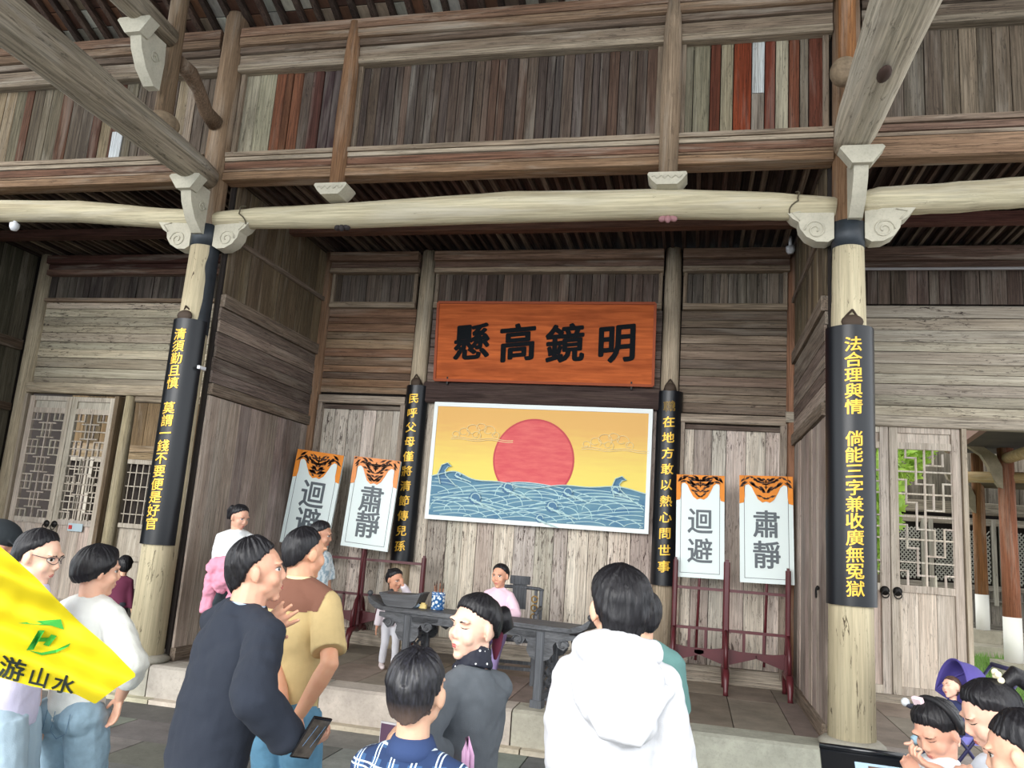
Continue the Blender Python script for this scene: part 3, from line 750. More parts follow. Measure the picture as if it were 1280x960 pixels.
for k in range(8):
    xc = 4.95+k*.74
    w_ = thing('lattice', None, None); 
    bpy.data.objects.remove(w_)
    f = piece('lattice_window', far, (xc-.28, Yf-.06, 1.8), (.1, .1, 1.9), m_door, 'z', (150, 146, 134))
    b = MB()
    for s_ in range(-7, 16):
        z_ = 1.3+s_*.1
        for d_ in (1, -1):
            za, zb = z_, z_+.42*1.2*d_
            p0 = Vector((xc-.2, Yf-.07, za)); p1 = Vector((xc+.22, Yf-.07, zb))
            def clip(p0, p1, lo, hi):
                t0, t1 = 0, 1; dz = p1.z-p0.z
                a_, b_ = sorted(((lo-p0.z)/dz, (hi-p0.z)/dz)); t0, t1 = max(0, a_), min(1, b_)
                return (p0.lerp(p1, t0), p0.lerp(p1, t1)) if t1 > t0+.02 else None
            c_ = clip(p0, p1, 1.33, 2.5)
            if c_: b.bar(c_[0], c_[1], .03, .02)
    b.build('lattice', plain('lattice grey', (150, 148, 138), .8), far, kind='stuff')
    piece('window_stile', far, (xc+.3, Yf-.06, 1.8), (.1, .1, 1.9), m_door, 'z', (150, 146, 134))
def pst(parent, x, y, z0, z1, r, c, white=True):
    MB().tube([(x, y, z0+.9), (x, y, z1)], [r, r*.92], 14).build('post', m_post, parent, smooth=True).color = (*lin(c), 1)
    MB().tube([(x, y, z0+.2), (x, y, z0+.9)], [r*1.03, r*1.02], 14).build('whitewashed_foot', plain('whitewash', (214, 212, 204), .9), parent, smooth=True)
    MB().box((x, y, z0+.1), (r*4, r*4, .24)).build('base_stone', MATS['old step stone'], parent)
pst(far, 5.68, 18.1, .25, 4.0, .12, (128, 88, 54))
pst(far, 8.9, 18.1, .25, 4.0, .12, (128, 92, 60))
near = thing('side_wing', 'open side wing with a red brown post and dark eaves, seen through the right doorway', 'building', (6, 14.4, 0))
pst(near, 4.94, 14.4, .05, 3.7, .13, (150, 98, 74), True)
pst(near, 8.4, 14.4, .05, 3.7, .13, (150, 98, 74), True)
m_eave = plain('dark eave timber', (58, 50, 44), .9, var=.3, bscale=20)
zz = lambda y: 3.62+.0*(y)
MB().add([(3.98, 12.3, 3.62), (4.36, 15.2, 3.62), (5.3, 19.5, 4.25), (14, 19.5, 4.25), (14, 12.3, 3.62)], [(0, 1, 2, 3, 4)]).build('roof_underside', m_eave, near)
MB().add([(3.98, 12.3, 3.75), (4.36, 15.2, 3.75), (5.3, 19.5, 4.4), (14, 19.5, 4.4), (14, 12.3, 3.75)], [(4, 3, 2, 1, 0)]).build('roof_top', m_eave, near)
MB().bar((3.98, 12.3, 3.68), (4.36, 15.2, 3.68), .1, .16).bar((4.36, 15.2, 3.68), (5.3, 19.5, 4.32), .1, .16).bar((3.98, 12.3, 3.68), (14, 12.3, 3.68), .1, .16).build('eave_board', plain('eave edge', (120, 88, 78), .8), near)
m_olog = wood('pale eave log', (176, 150, 108), 'x', var=.2, fleck=.3)
MB().tube([(4.3, 14.4, 3.12), (14, 14.4, 3.5)], .09, 12).build('log_beam', m_olog, near, smooth=True)
MB().tube([(4.94, 14.4, 3.45), (4.94, 10.2, 3.5)], .09, 12).build('log_beam', m_olog, near, smooth=True)
MB().tube([(5.68, 18.1, 3.4), (14, 18.1, 3.4)], .12, 12).build('log_beam', plain('dark log', (90, 78, 62), .8), far, smooth=True)
for (x, y, z) in ((4.86, 14.3, 3.3), (5.6, 18.0, 3.1)):
    pr = [(0, -.25), (0, .1), (-.08, .28), (-.26, .42), (-.55, .55), (-.50, .42), (-.30, .28), (-.20, .10), (-.14, -.1), (-.05, -.22)]
    MB().prism(pr, Matrix(((1, 0, 0, x), (0, 0, 1, y), (0, 1, 0, z-.1), (0, 0, 0, 1))), .12).build('carved_brace', stone('brace wood', (136, 124, 104), sc=5), near if y < 15 else far)
# trees beyond
def tree(X, Y, h, r, label, seed, cz=.62, ch=.48):
    t = thing('tree', label, 'tree', (X, Y, 0), group=None)
    rt_ = random.Random(seed)
    tr = MB().tube([(X, Y, 0), (X+.1, Y, h*.4), (X-.1, Y, h*.8)], [.22, .16, .06], 10)
    for k in range(6):
        a = rt_.uniform(0, 6.3); tr.tube([(X, Y, h*rt_.uniform(.4, .7)), (X+r*.7*cos(a), Y+r*.7*sin(a), h*rt_.uniform(.7, 1))], [.08, .02], 6)
    tr.build('trunk', plain('bark', (88, 78, 64), .9), t, smooth=True)
    b = MB()
    for k in range(5200):
        d = Vector((rt_.gauss(0, 1), rt_.gauss(0, 1), rt_.gauss(0, 1))).normalized()*(rt_.random()**.45)
        cl = noise.noise(d*2.2+Vector((seed, 0, 0)))
        if cl < -.12: continue
        p = Vector((X, Y, h*cz))+Vector((d.x*r, d.y*r, d.z*h*ch)); s_ = rt_.uniform(.07, .14)
        u = Vector((rt_.gauss(0, 1), rt_.gauss(0, 1), rt_.gauss(0, 1))).normalized(); w = u.orthogonal().normalized()
        b.add([p-u*s_, p+w*s_*.5, p+u*s_, p-w*s_*.5], [(0, 1, 2, 3)])
    b.build('foliage', MATS['leaf'], t, kind='stuff')
q = NT('leaf'); g_ = q.n('NewGeometry'); n_ = q.noise(g_.outputs['Position'], 1.6, 3)
q.l(q.mix(q.ramp(n_, .35, .65), lin((96, 140, 52)), lin((186, 214, 110))), q.b.inputs['Base Color']); q.b.inputs['Roughness'].default_value = .6
tr_ = q.n('BsdfTranslucent'); tr_.inputs[0].default_value = (*lin((190, 220, 90)), 1); mx = q.n('MixShader'); mx.inputs[0].default_value = .5
q.l(q.b.outputs[0], mx.inputs[1]); q.l(tr_.outputs[0], mx.inputs[2]); q.l(mx.outputs[0], q.t.nodes['Material Output'].inputs[0]); MATS['leaf'] = q.m
tree(3.35, 16.2, 5.6, 1.1, 'bright green tree seen through the right lattice door', 3, .76, .25)
tree(5.0, 29.5, 10.5, 3.2, 'green tree standing beyond the roof edge, right of the lattice door', 8)
tree(2.35, 13.2, 4.2, .75, 'green tree behind the couplet column, seen past the left leaf of the right door', 12, .66, .34)
ow = MB().box((1.0, 18.2, .9), (3.6, .2, 1.8)).build('garden_wall', plain('grey plaster', (150, 146, 138), .9, var=.1, bscale=10)); prop(ow, 'low grey garden wall below the trees, left of the hall across the courtyard', 'wall')

# ------------------------------------------------------------------ couplet boards
m_lac = plain('black lacquer', (13, 16, 21), .34, spec=.45)
m_gold = plain('gold leaf', (232, 184, 66), .42, .35)
m_rope = plain('rusty hanging iron', (70, 56, 44), .7, .3)
def subdiv(me, l):
    bm = bmesh.new(); bm.from_mesh(me); bmesh.ops.triangulate(bm, faces=bm.faces)
    for k in range(-6, 7):
        bmesh.ops.bisect_plane(bm, geom=bm.verts[:]+bm.edges[:]+bm.faces[:], plane_co=(k*l*.6, 0, 0), plane_no=(1, 0, 0))
    bm.to_mesh(me); bm.free()
def couplet(X, Y, R, z0, z1, text, size, ztop, zbot, label, skew=0):
    t = thing('couplet_board', label, 'plaque', (X, Y, z0), group=None)
    b = MB(); a0, a1 = radians(-168), radians(-12); n = 24
    ou = [(R*cos(a0+(a1-a0)*i/n), R*sin(a0+(a1-a0)*i/n)) for i in range(n+1)]; inn = [(x*.9, y*.9) for x, y in reversed(ou)]
    pr = ou+inn; vs = [(X+x, Y+y, z0) for x, y in pr]+[(X+x, Y+y, z1) for x, y in pr]; N = len(pr)
    fs = [(i, (i+1) % N, N+(i+1) % N, N+i) for i in range(N)]
    for i in range(n): fs += [(i, N-1-i, N-2-i, i+1)]+[(N+i, N+i+1, 2*N-2-i, 2*N-1-i)]
    b.add(vs, fs); autosmooth(b.build('board', m_lac, t), 40)
    seq = [c for c in text]; n = len(seq); 
    for i, ch in enumerate(seq):
        if ch == ' ': continue
        z = ztop+(zbot-ztop)*i/(n-1)
        me = text_mesh(ch, size, .0 if ch == '職' else .012 if ch in '兼廣無冤獄謂錢勤慎' else .018, .002, .0)
        subdiv(me, .018)
        for v in me.vertices:
            a = v.co.x*1.08/R; r_ = R+.004; zz_ = v.co.y
            r_ += v.co.z*.5; v.co = Vector((X+r_*sin(a)*1.0, Y-r_*cos(a), z+zz_+v.co.x*.10))
        link('gold_character', me, m_gold, t)
    for s_ in (-1, 1):
        MB().tube([(X+s_*R*.5, Y-.06, z1-.01), (X+s_*R*.35, Y-.1, z1+.06), (X, Y-R*.86, z1+.13)], .009, 6).build('hanging_hook', m_rope, t)
    MB().ell((X, Y-R*.84, z1+.03), (R*.45, .03, .06), 14, 8).build('hanging_plate', m_rope, t, smooth=True)
couplet(XL, YC, .185, 1.36, 3.52, '清須勤且慎 莫謂一錢不要便是好官', .120, 3.36, 1.55, 'tall black couplet board with gold characters on the left porch column')
couplet(XR, YC, .19, 1.34, 3.52, '法合理與情 倘能三字兼收廣無冤獄', .126, 3.36, 1.47, 'tall black couplet board with gold characters on the right porch column')
couplet(-3.29, YB-.06, .145, 1.26, 3.36, '民呼父母僅將清節傳兒孫', .125, 3.19, 1.46, 'narrow black couplet board with gold characters left of the sea painting')
couplet(-.29, YB-.06, .145, 1.26, 3.38, '職在地方敢以熱心問世事', .128, 3.20, 1.46, 'narrow black couplet board with gold characters right of the sea painting')

# ------------------------------------------------------------------ signboard
q = NT('orange varnished board'); g_ = q.n('NewGeometry'); P_ = g_.outputs['Position']
n1 = q.noise(q.mapv(P_, (1.6, 6, 22)), 1, 5, .6, .6); n2 = q.noise(q.mapv(P_, (1.2, 1, 3.5)), 1, 3)
c_ = q.mix(q.ramp(n1, .3, .7), lin((148, 70, 34)), lin((200, 104, 54))); c_ = q.mix(q.mix(1, q.ramp(n2, .55, .75), (.55,)*3, 'MULTIPLY'), c_, lin((96, 40, 22)))
q.l(c_, q.b.inputs['Base Color']); q.b.inputs['Roughness'].default_value = .75; q.b.inputs['Specular IOR Level'].default_value = .15
sgn = thing('signboard', 'orange wooden signboard with four large dark brush characters', 'sign', (-1.78, YB-.15, 3.43))
ang = radians(-9)
def sw(x, z, d=0):   # board leans out at the top
    return Vector((x, YB-.12-(z-3.43)*.12-d, z))
b = MB(); b.add([sw(-3.06, 3.43), sw(-.48, 3.43), sw(-.48, 4.36), sw(-3.06, 4.36), sw(-3.06, 3.43, .05), sw(-.48, 3.43, .05), sw(-.48, 4.36, .05), sw(-3.06, 4.36, .05)], [(0, 1, 2, 3), (7, 6, 5, 4), (0, 4, 5, 1), (1, 5, 6, 2), (2, 6, 7, 3), (3, 7, 4, 0)])
b.build('board', q.m, sgn)
b = MB()
for a_, c2 in (((-3.06, 3.43), (-.48, 3.43)), ((-3.06, 4.36), (-.48, 4.36)), ((-3.06, 3.43), (-3.06, 4.36)), ((-.48, 3.43), (-.48, 4.36))): b.bar(sw(*a_, .05), sw(*c2, .05), .03, .03)
b.build('rim', plain('sign rim', (150, 72, 40), .8), sgn)
m_ink = plain('blue black ink paint', (12, 16, 20), .8, spec=.15)
for ch, x in zip('懸高鏡明', (-2.62, -2.06, -1.50, -.90)):
    me = text_mesh(ch, .46, .030, .002, .0)
    for v in me.vertices: v.co = sw(x+v.co.x, 3.895+v.co.y+v.co.x*.10, .056+v.co.z)
    link('painted_character', me, m_ink, sgn)
for x in (-2.9, -.72): MB().box(sw(x, 3.43, .03), (.02, .05, .1)).build('peg', m_iron, sgn)

# ------------------------------------------------------------------ sea and sun painting
pt = thing('painting', 'framed painting of a red sun over a blue wavy sea with yellow sky', 'painting', (-1.75, YB-.12, 1.79))
PX0, PX1, PZ0, PZ1 = -3.04, -.47, 1.79, 3.17; PY = YB-.12
def fr(x0, x1, z0, z1, d=.05): return MB().box(((x0+x1)/2, PY, (z0+z1)/2), (x1-x0, d, z1-z0))
m_fw = plain('white frame', (226, 232, 230), .5)
for a_ in ((PX0, PX1, PZ1-.05, PZ1), (PX0, PX1, PZ0, PZ0+.05), (PX0, PX0+.045, PZ0+.05, PZ1-.05), (PX1-.045, PX1, PZ0+.05, PZ1-.05)): fr(*a_).build('frame_bar', m_fw, pt)
q = NT('painted sky'); tcc = q.n('NewGeometry'); sx = q.n('SeparateXYZ'); q.l(tcc.outputs['Position'], sx.inputs[0])
mr = q.n('MapRange'); mr.inputs[1].default_value = 2.3; mr.inputs[2].default_value = 3.1; q.l(sx.outputs['Z'], mr.inputs[0])
n1 = q.noise(q.mapv(tcc.outputs['Position'], (2, 1, 14)), 1, 4)
ad = q.n('Math', operation='MULTIPLY_ADD'); q.l(n1, ad.inputs[0]); ad.inputs[1].default_value = .5; 
sb_ = q.n('Math', operation='SUBTRACT'); q.l(mr.outputs[0], sb_.inputs[0]); sb_.inputs[1].default_value = .25; q.l(sb_.outputs[0], ad.inputs[2])
q.l(q.ramp(ad.outputs[0], .15, .75, lin((232, 208, 98)), lin((222, 172, 92))), q.b.inputs['Base Color']); q.b.inputs['Roughness'].default_value = .6
fr(PX0+.04, PX1-.04, PZ0+.04, PZ1-.04, .03).build('painted_sky', q.m, pt)
PYs = PY-.016
def flat(name, poly, mat, d, th=.002):
    M = Matrix(((1, 0, 0, 0), (0, 0, -1, PYs-d), (0, 1, 0, 0), (0, 0, 0, 1)))
    return MB().prism(poly, M, th).build(name, mat, pt)
scx, scz, sr = -1.80, 2.535, .475
q = NT('painted red sun'); g_ = q.n('NewGeometry'); n1 = q.noise(q.mapv(g_.outputs['Position'], (4, 1, 20)), 1, 4)
q.l(q.mix(q.ramp(n1, .35, .75), lin((206, 70, 76)), lin((222, 104, 98))), q.b.inputs['Base Color']); q.b.inputs['Roughness'].default_value = .6
flat('sun_rim', [(scx+(sr)*cos(2*pi*i/64), scz+(sr)*sin(2*pi*i/64)) for i in range(64)], plain('sun rim', (190, 58, 66), .6), .001)
flat('sun_disc', [(scx+(sr-.02)*cos(2*pi*i/64), scz+(sr-.02)*sin(2*pi*i/64)) for i in range(64)], q.m, .003)
q = NT('painted sea'); g_ = q.n('NewGeometry'); n1 = q.noise(q.mapv(g_.outputs['Position'], (3, 1, 9)), 1, 4)
q.l(q.mix(q.ramp(n1, .3, .7), lin((50, 104, 140)), lin((98, 142, 158))), q.b.inputs['Base Color']); q.b.inputs['Roughness'].default_value = .6
x0, x1 = PX0+.045, PX1-.045
def wtop(x):
    t = (x-x0)/(x1-x0); return 2.27+.03*sin(t*9+.6)+.015*sin(t*23)-.03*t+(.05*math.exp(-((t-.12)/.06)**2))
xs_ = [x0+(x1-x0)*i/60 for i in range(61)]
flat('painted_sea', [(x0, PZ0+.045)]+[(x1, PZ0+.045)]+[(x, wtop(x)) for x in reversed(xs_)], q.m, .006)
m_foam = plain('foam lines', (196, 222, 222), .6)
m_pblue = plain('wave crest blue', (62, 108, 142), .6)
yy = PYs-.029
b = MB()
def ln(pts, r=.0065): b.tube([(x, yy, z) for x, z in pts], r, 4)
ln([(x, wtop(x)) for x in xs_])
rw = random.Random(21)
def bez(p0, p1, p2, n=14):
    out = []
    for i in range(n+1):
        t = i/n; x = (1-t)**2*p0[0]+2*t*(1-t)*p1[0]+t*t*p2[0]; z = (1-t)**2*p0[1]+2*t*(1-t)*p1[1]+t*t*p2[1]
        if x0+.004 < x < x1-.004 and PZ0+.052 < z < wtop(x)-.008: out.append((x, z))
    return out
WW = x1-x0; HH = wtop(x0)-PZ0-.05; zb_ = PZ0+.05
layer = 0
def swell(cx, base, w, h, lean, n_in):
    """one swell: filled hump hiding what is behind it, with concentric foam lines"""
    global layer; layer += 1; d_ = .006+.0007*layer
    def hump(f):
        out = []
        for i in range(25):
            t = -1+2*i/24; tt = t+lean*(1-t*t)
            x = cx+w*f*tt; z = base+h*f**.8*(1-t*t)**.75-(1-f)*h*.1
            out.append((x, z))
        return out
    P = [(min(max(x, x0), x1), max(z, zb_)) for x, z in hump(1)]
    Q = [P[0]]
    for q_ in P[1:]:
        if (Vector(q_)-Vector(Q[-1])).length > .004: Q.append(q_)
    Q = [(Q[0][0], zb_)]+Q+[(Q[-1][0], zb_)] if Q[0][1] > zb_+.003 else Q
    M_ = MB(); V_ = hump(1); vs_ = []
    mono = [V_[0]]
    for v_ in V_[1:]:
        if v_[0] > mono[-1][0]+.001: mono.append(v_)
    mono = [(x, z) for x, z in mono if x0 <= x <= x1 and z > zb_]
    if len(mono) > 3:
        n_ = len(mono); vs_ = [(x, PYs-d_, zb_) for x, z in mono]+[(x, PYs-d_, z) for x, z in mono]
        M_.add(vs_, [(i, i+1, n_+i+1, n_+i) for i in range(n_-1)]); M_.build('painted_swell', MATS['painted sea'], pt)
    for k in range(n_in):
        f = 1-k*.27; seg = []
        for x, z in hump(f):
            if x0+.003 < x < x1-.003 and z > zb_+.004: seg.append((x, z))
            else:
                if len(seg) > 2: fo.tube([(x_, PYs-d_-.001, z_) for x_, z_ in seg], .0048, 4)
                seg = []
        if len(seg) > 2: fo.tube([(x_, PYs-d_-.001, z_) for x_, z_ in seg], .0048, 4)
MATS['painted sea'] = q.m
fo = MB(); nrow = 4
for row in range(nrow):
    base = zb_+HH*(.58-.22*row)
    for k in range(4):
        cx = x0+WW*((k+.5*(row % 2)+rw.uniform(-.15, .15))/3.4); swell(cx, base, WW*rw.uniform(.2, .29), HH*rw.uniform(.28, .42), rw.choice((-.45, .35, .45)), 3)
fo.build('foam_lines', m_foam, pt)
def curl(cx, cz, s, d=1):
    P2 = [(cx+d*s*(.9*cos(a)*(1-a/9)), cz+s*(.9*sin(a)*(1-a/9))) for a in [i*.35 for i in range(17)]]
    ln(P2, .006)
    for m_ in range(3):
        ln([(cx-d*s*.9+s*.4*m_*d+d*t*s*(2.4+m_), cz-s*.3*m_-s*1.2*t**1.4) for t in [i/8 for i in range(9)] if x0 < cx-d*s*.9+s*.4*m_*d+d*t*s*(2.4+m_) < x1], .0055)
for cx, cz, s in ((-2.45, 2.06, .075), (-2.07, 2.2, .07), (-1.38, 2.19, .06), (-1.55, 2.02, .07), (-1.68, 1.88, .05), (-2.68, 2.31, .04), (-.85, 2.24, .05)): 
    flat('wave_crest', [(cx+s*cos(2*pi*i/20), cz+s*.95*sin(2*pi*i/20)) for i in range(20)], m_pblue, .027, .001); curl(cx, cz, s)
# big breaking crests at both ends
for cx, cz, d in ((-2.88, 2.32, 1), (-.85, 2.27, 1)):
    P2 = [(cx+.0, cz-.12), (cx-.04, cz), (cx-.0, cz+.10), (cx+.07, cz+.13), (cx+.12, cz+.09), (cx+.075, cz+.08), (cx+.045, cz+.04), (cx+.06, cz-.02), (cx+.13, cz-.08), (cx+.2, cz-.14)]
    flat('wave_crest', P2, m_pblue, .008, .001); ln(P2, .006)
b.build('foam_lines', m_foam, pt)
for (cx, cz, d) in ((-2.55, 2.85, 1), (-1.0, 2.8, 1)):
    b = MB()
    for (ax, az, s) in ((0, 0, .09), (.1, .03, .07), (.2, .0, .08), (-.1, -.03, .07), (-.2, -.06, .05), (.28, -.05, .05), (0.05, -.06, .06)):
        b.tube([(cx+ax+s*cos(a)*(1-a/11), yy+.018, cz+az+s*.8*sin(a)*(1-a/11)) for a in [i*.4 for i in range(-2, 15)]], .004, 4)
    for z_ in (-.1, -.12): b.tube([(cx-.25+.75*i/12, yy+.018, cz+z_+.01*sin(i)) for i in range(13)], .004, 4)
    b.build('cloud_lines', plain('cloud lines', (246, 228, 176), .6), pt)

# ------------------------------------------------------------------ placards and their racks
m_white = plain('placard white', (222, 234, 232), .45)
m_otiger = plain('orange tiger print', (232, 140, 44), .7, var=.12, bscale=30)
m_pktiger = plain('faded orange tiger print', (236, 152, 92), .7, var=.1, bscale=30)
m_stripe = plain('tiger stripe brown', (66, 40, 24), .7)
m_grey = plain('placard lettering', (84, 92, 98), .5)
m_red = plain('dark red lacquer', (84, 30, 36), .38, var=.2, bscale=40)
def placard(p_tl, p_tr, p_bl, p_br, chars, label, orange, foot):
    """four corners in the wall-parallel leaning plane"""
    tl, tr, bl, br = [Vector(p) for p in (p_tl, p_tr, p_bl, p_br)]
    W = ((tr-tl).length+(br-bl).length)/2; H_ = ((tl-bl).length+(tr-br).length)/2
    c = (tl+tr+bl+br)/4; ux = ((tr-tl)+(br-bl)).normalized(); uz = ((tl-bl)+(tr-br)); uz = (uz-ux*uz.dot(ux)).normalized(); un = ux.cross(uz)   # un points to +Y away
    t = thing('placard', label, 'placard', (c.x, c.y, foot))
    def M(d): return Matrix(((ux.x, uz.x, un.x, c.x+un.x*d), (ux.y, uz.y, un.y, c.y+un.y*d), (ux.z, uz.z, un.z, c.z+un.z*d), (0, 0, 0, 1)))
    hw, hh = W/2, H_/2; s_ = 1 if un.y > 0 else -1     # s_: away from the viewer
    def fl(name, poly, mat, d, th=.003):
        MB().prism(poly, M(-s_*d), -s_*th).build(name, mat, t)
    MB().prism([(-hw, -hh), (hw, -hh), (hw, hh), (-hw, hh)], M(0), s_*.03).build('board', m_white, t)
    i_ = .045; lw = .005
    zt = hh-.28*H_*.5
    for poly in ([(-hw+i_, -hh+i_), (hw-i_, -hh+i_), (hw-i_, -hh+i_+lw), (-hw+i_, -hh+i_+lw)], [(-hw+i_, -hh+i_), (-hw+i_+lw, -hh+i_), (-hw+i_+lw, zt), (-hw+i_, zt)], [(hw-i_-lw, -hh+i_), (hw-i_, -hh+i_), (hw-i_, zt), (hw-i_-lw, zt)]):
        fl('border_line', poly, m_grey, .001, .001)
    # tiger cloth: two ear-shaped openings
    k = W; T = hh+.004
    half = [(0, T-.54*k*.92), (.07*k, T-.52*k), (.15*k, T-.46*k), (.22*k, T-.33*k), (.27*k, T-.22*k), (.33*k, T-.17*k), (.39*k, T-.19*k), (.41*k, T-.27*k), (.40*k, T-.42*k), (.42*k, T-.53*k), (.50*k, T-.55*k), (.505*k, T)]
    up_ = [(0, T+.0)]
    for sgn_ in (1, -1):
        prev = None
        # strip of quads between the lower outline and the top edge
        b2 = MB()
        for i in range(len(half)-1):
            (xa_, za_), (xb_, zb_) = half[i], half[i+1]
            if i == len(half)-2: continue
            quad = [(sgn_*xa_, za_), (sgn_*xb_, zb_), (sgn_*xb_, T), (sgn_*xa_, T)]
            b2.prism(quad, M(-s_*.002), -s_*.006)
        b2.build('tiger_cloth', orange, t)
    rs = random.Random(int(c.x*100)+500)
    # stripes
    def inside(x, z):
        ax = abs(x)
        for i in range(len(half)-1):
            (xa_, za_), (xb_, zb_) = half[i], half[i+1]
            if xa_ <= ax <= xb_ and xb_ > xa_: return z > za_+(zb_-za_)*(ax-xa_)/(xb_-xa_)+.006 and z < T-.004
        return False
    b3 = MB()
    def stripe(x, z, l, ang_, w_):
        d = Vector((cos(ang_), sin(ang_))); n_ = Vector((-d.y, d.x))
        for sg in (1, -1):
            p = [Vector((x, z))-d*l/2, Vector((x, z))+n_*w_, Vector((x, z))+d*l/2, Vector((x, z))-n_*w_]
            p = [Vector((sg*v.x, v.y)) for v in p]
            if all(inside(v.x, v.y) for v in p): b3.prism([(v.x, v.y) for v in (p if sg > 0 else p[::-1])], M(-s_*.0085), -s_*.001)
    for i in range(70): 
        x = rs.uniform(.02, .49)*k; z = T-rs.uniform(.02, .5)*k
        stripe(x, z, rs.uniform(.08, .17)*k, (radians(-35) if x > .3*k else radians(30))+rs.uniform(-.25, .25), .011*k*2)
    for z, l in ((T-.12*k, .12*k), (T-.17*k, .17*k), (T-.22*k, .1*k)): stripe(0.0001, z, l, 0, .014*k)
    b3.prism([(-.012*k, T-.26*k), (.012*k, T-.26*k), (.012*k, T-.08*k), (-.012*k, T-.08*k)], M(-s_*.0085), -s_*.001)
    b3.build('tiger_stripes', m_stripe, t, kind='stuff')
    for ch, zf in zip(chars, (.10, -.47)):
        me = text_mesh(ch, W*.54, .017, .002, 0)
        Mt = M(-s_*.003)
        for v in me.vertices: v.co = Mt @ Vector((v.co.x*.98, v.co.y*1.02+zf*hh, -s_*v.co.z))
        link('character', me, m_grey, t)
    # pole down to the rack foot
    q0 = c-uz*hh; q1 = Vector((q0.x+(q0.x-c.x)*.4, q0.y-.03*0, foot))
    MB().tube([q0+un*s_*.02+uz*.3, q0+un*s_*.02, Vector((q0.x-.02, q0.y+.01, foot+.02))], .014, 10).build('pole', m_red, t, smooth=True)
YPl = 8.60
def quad(a, b_, c, d, Y=YPl):
    tl, tr, bl, br = [at(u, v, Y=Y) for u, v in (a, b_, c, d)]
    return tl, tr, bl, br
placard(*quad((370, 561), (427, 570), (352, 678), (411, 688)), '迴避', 'white placard half hidden behind the heads of the men, bright tiger print top', m_otiger, .55)
placard(*quad((441, 570), (498, 577), (428, 682), (487, 690)), '肅靜', 'white placard with faded orange tiger print, left of the narrow couplet board', m_pktiger, .55)
placard(*quad((847, 594), (907, 595), (843, 720), (904, 725)), '迴避', 'white placard beside the narrow couplet, left one of the pair on the right', m_otiger, .55)
placard(*quad((926, 595), (992, 596), (923, 727), (992, 732)), '肅靜', 'white placard in the right corner by the partition', m_otiger, .55)

def rack(X0, X1, Xm, Y, ztops, label):
    t = thing('placard_rack', label, 'rack', (Xm if Xm else X0, Y, ZP))
    xsn = [x for x in (X0, Xm, X1) if x is not None]
    for x, zt in zip(xsn, ztops):
        w = .062 if x == Xm else .05
        MB().cbox((x, Y, (zt+ZP+.2)/2), (w, .06, zt-ZP-.2), .012).box((x, Y, zt+.0), (w*.55, .035, .05)).build('upright', m_red, t)
        # curved braces and cabriole feet, front and back
        for s_ in (-1, 1):
            pts = [(x, Y+s_*.03, ZP+.58), (x, Y+s_*.09, ZP+.52), (x, Y+s_*.15, ZP+.40), (x, Y+s_*.17, ZP+.24)]
            MB().tube(pts, [.016, .02, .02, .022], 8).build('brace', m_red, t, smooth=True)
            pts = [(x, Y, ZP+.2), (x, Y+s_*.1, ZP+.22), (x, Y+s_*.19, ZP+.2), (x, Y+s_*.235, ZP+.12), (x, Y+s_*.23, ZP+.04), (x, Y+s_*.25, ZP)]
            MB().tube(pts, [.035, .038, .036, .03, .024, .026], 10).build('foot', m_red, t, smooth=True)
        MB().box((x, Y, ZP+.3), (.07, .09, .2)).build('foot_block', m_red, t)
        for s_ in (-1, 1):
            if (x == X0 and s_ < 0 and Xm) or (x == X1 and s_ > 0): continue
            pr = [(0, 0), (s_*.05, -.0), (s_*.3, .08), (s_*.3, .11), (s_*.2, .12), (0, .15)]
            if s_ < 0: pr = pr[::-1]
            MB().prism(pr, Matrix(((1, 0, 0, x), (0, 0, 1, Y-.01), (0, 1, 0, ZP+.26), (0, 0, 0, 1))), .02).build('apron', m_red, t)
    for z in (ZP+1.07-.1, ZP+.58, ZP+.375):
        MB().box(((X0+X1)/2, Y+.005, z), (X1-X0, .022, .028)).build('crossbar', m_red, t)
    spans = list(zip(xsn[:-1], xsn[1:]))
    for a_, b_ in spans:
        for f_ in (.3, .62): MB().box((a_+(b_-a_)*f_, Y+.004, ZP+.48), (.026, .02, .2)).build('spindle', m_red, t)
    return t
rack(-.16, .94, .35, 8.55, [1.55, 1.56, 1.52], 'dark red wooden placard rack in front of the right side of the back wall')
rack(-4.2, -2.95, -3.56-.12, 8.78, [1.5, 1.5, 1.35], 'dark red wooden placard rack at the left, behind the men and the small girl')

# ------------------------------------------------------------------ desk on the porch
m_desk = wood('blackened desk wood', (80, 82, 86), 'x', var=.35, fleck=.2, pale=.45, pcol=(126, 128, 130), rough=.5, spec=.4)
m_deskz = wood('blackened desk wood upright', (84, 87, 92), 'z', var=.35, fleck=.2, pale=.4, pcol=(118, 122, 126), rough=.5, spec=.4)
def px(u, v, d):
    """world point seen at photo pixel (u, v), d metres along the view axis"""
    return Vector((0, 0, CAMH)) + (_fw + _rt*((u-640)/FPX) - _up*((v-480)/FPX))*d

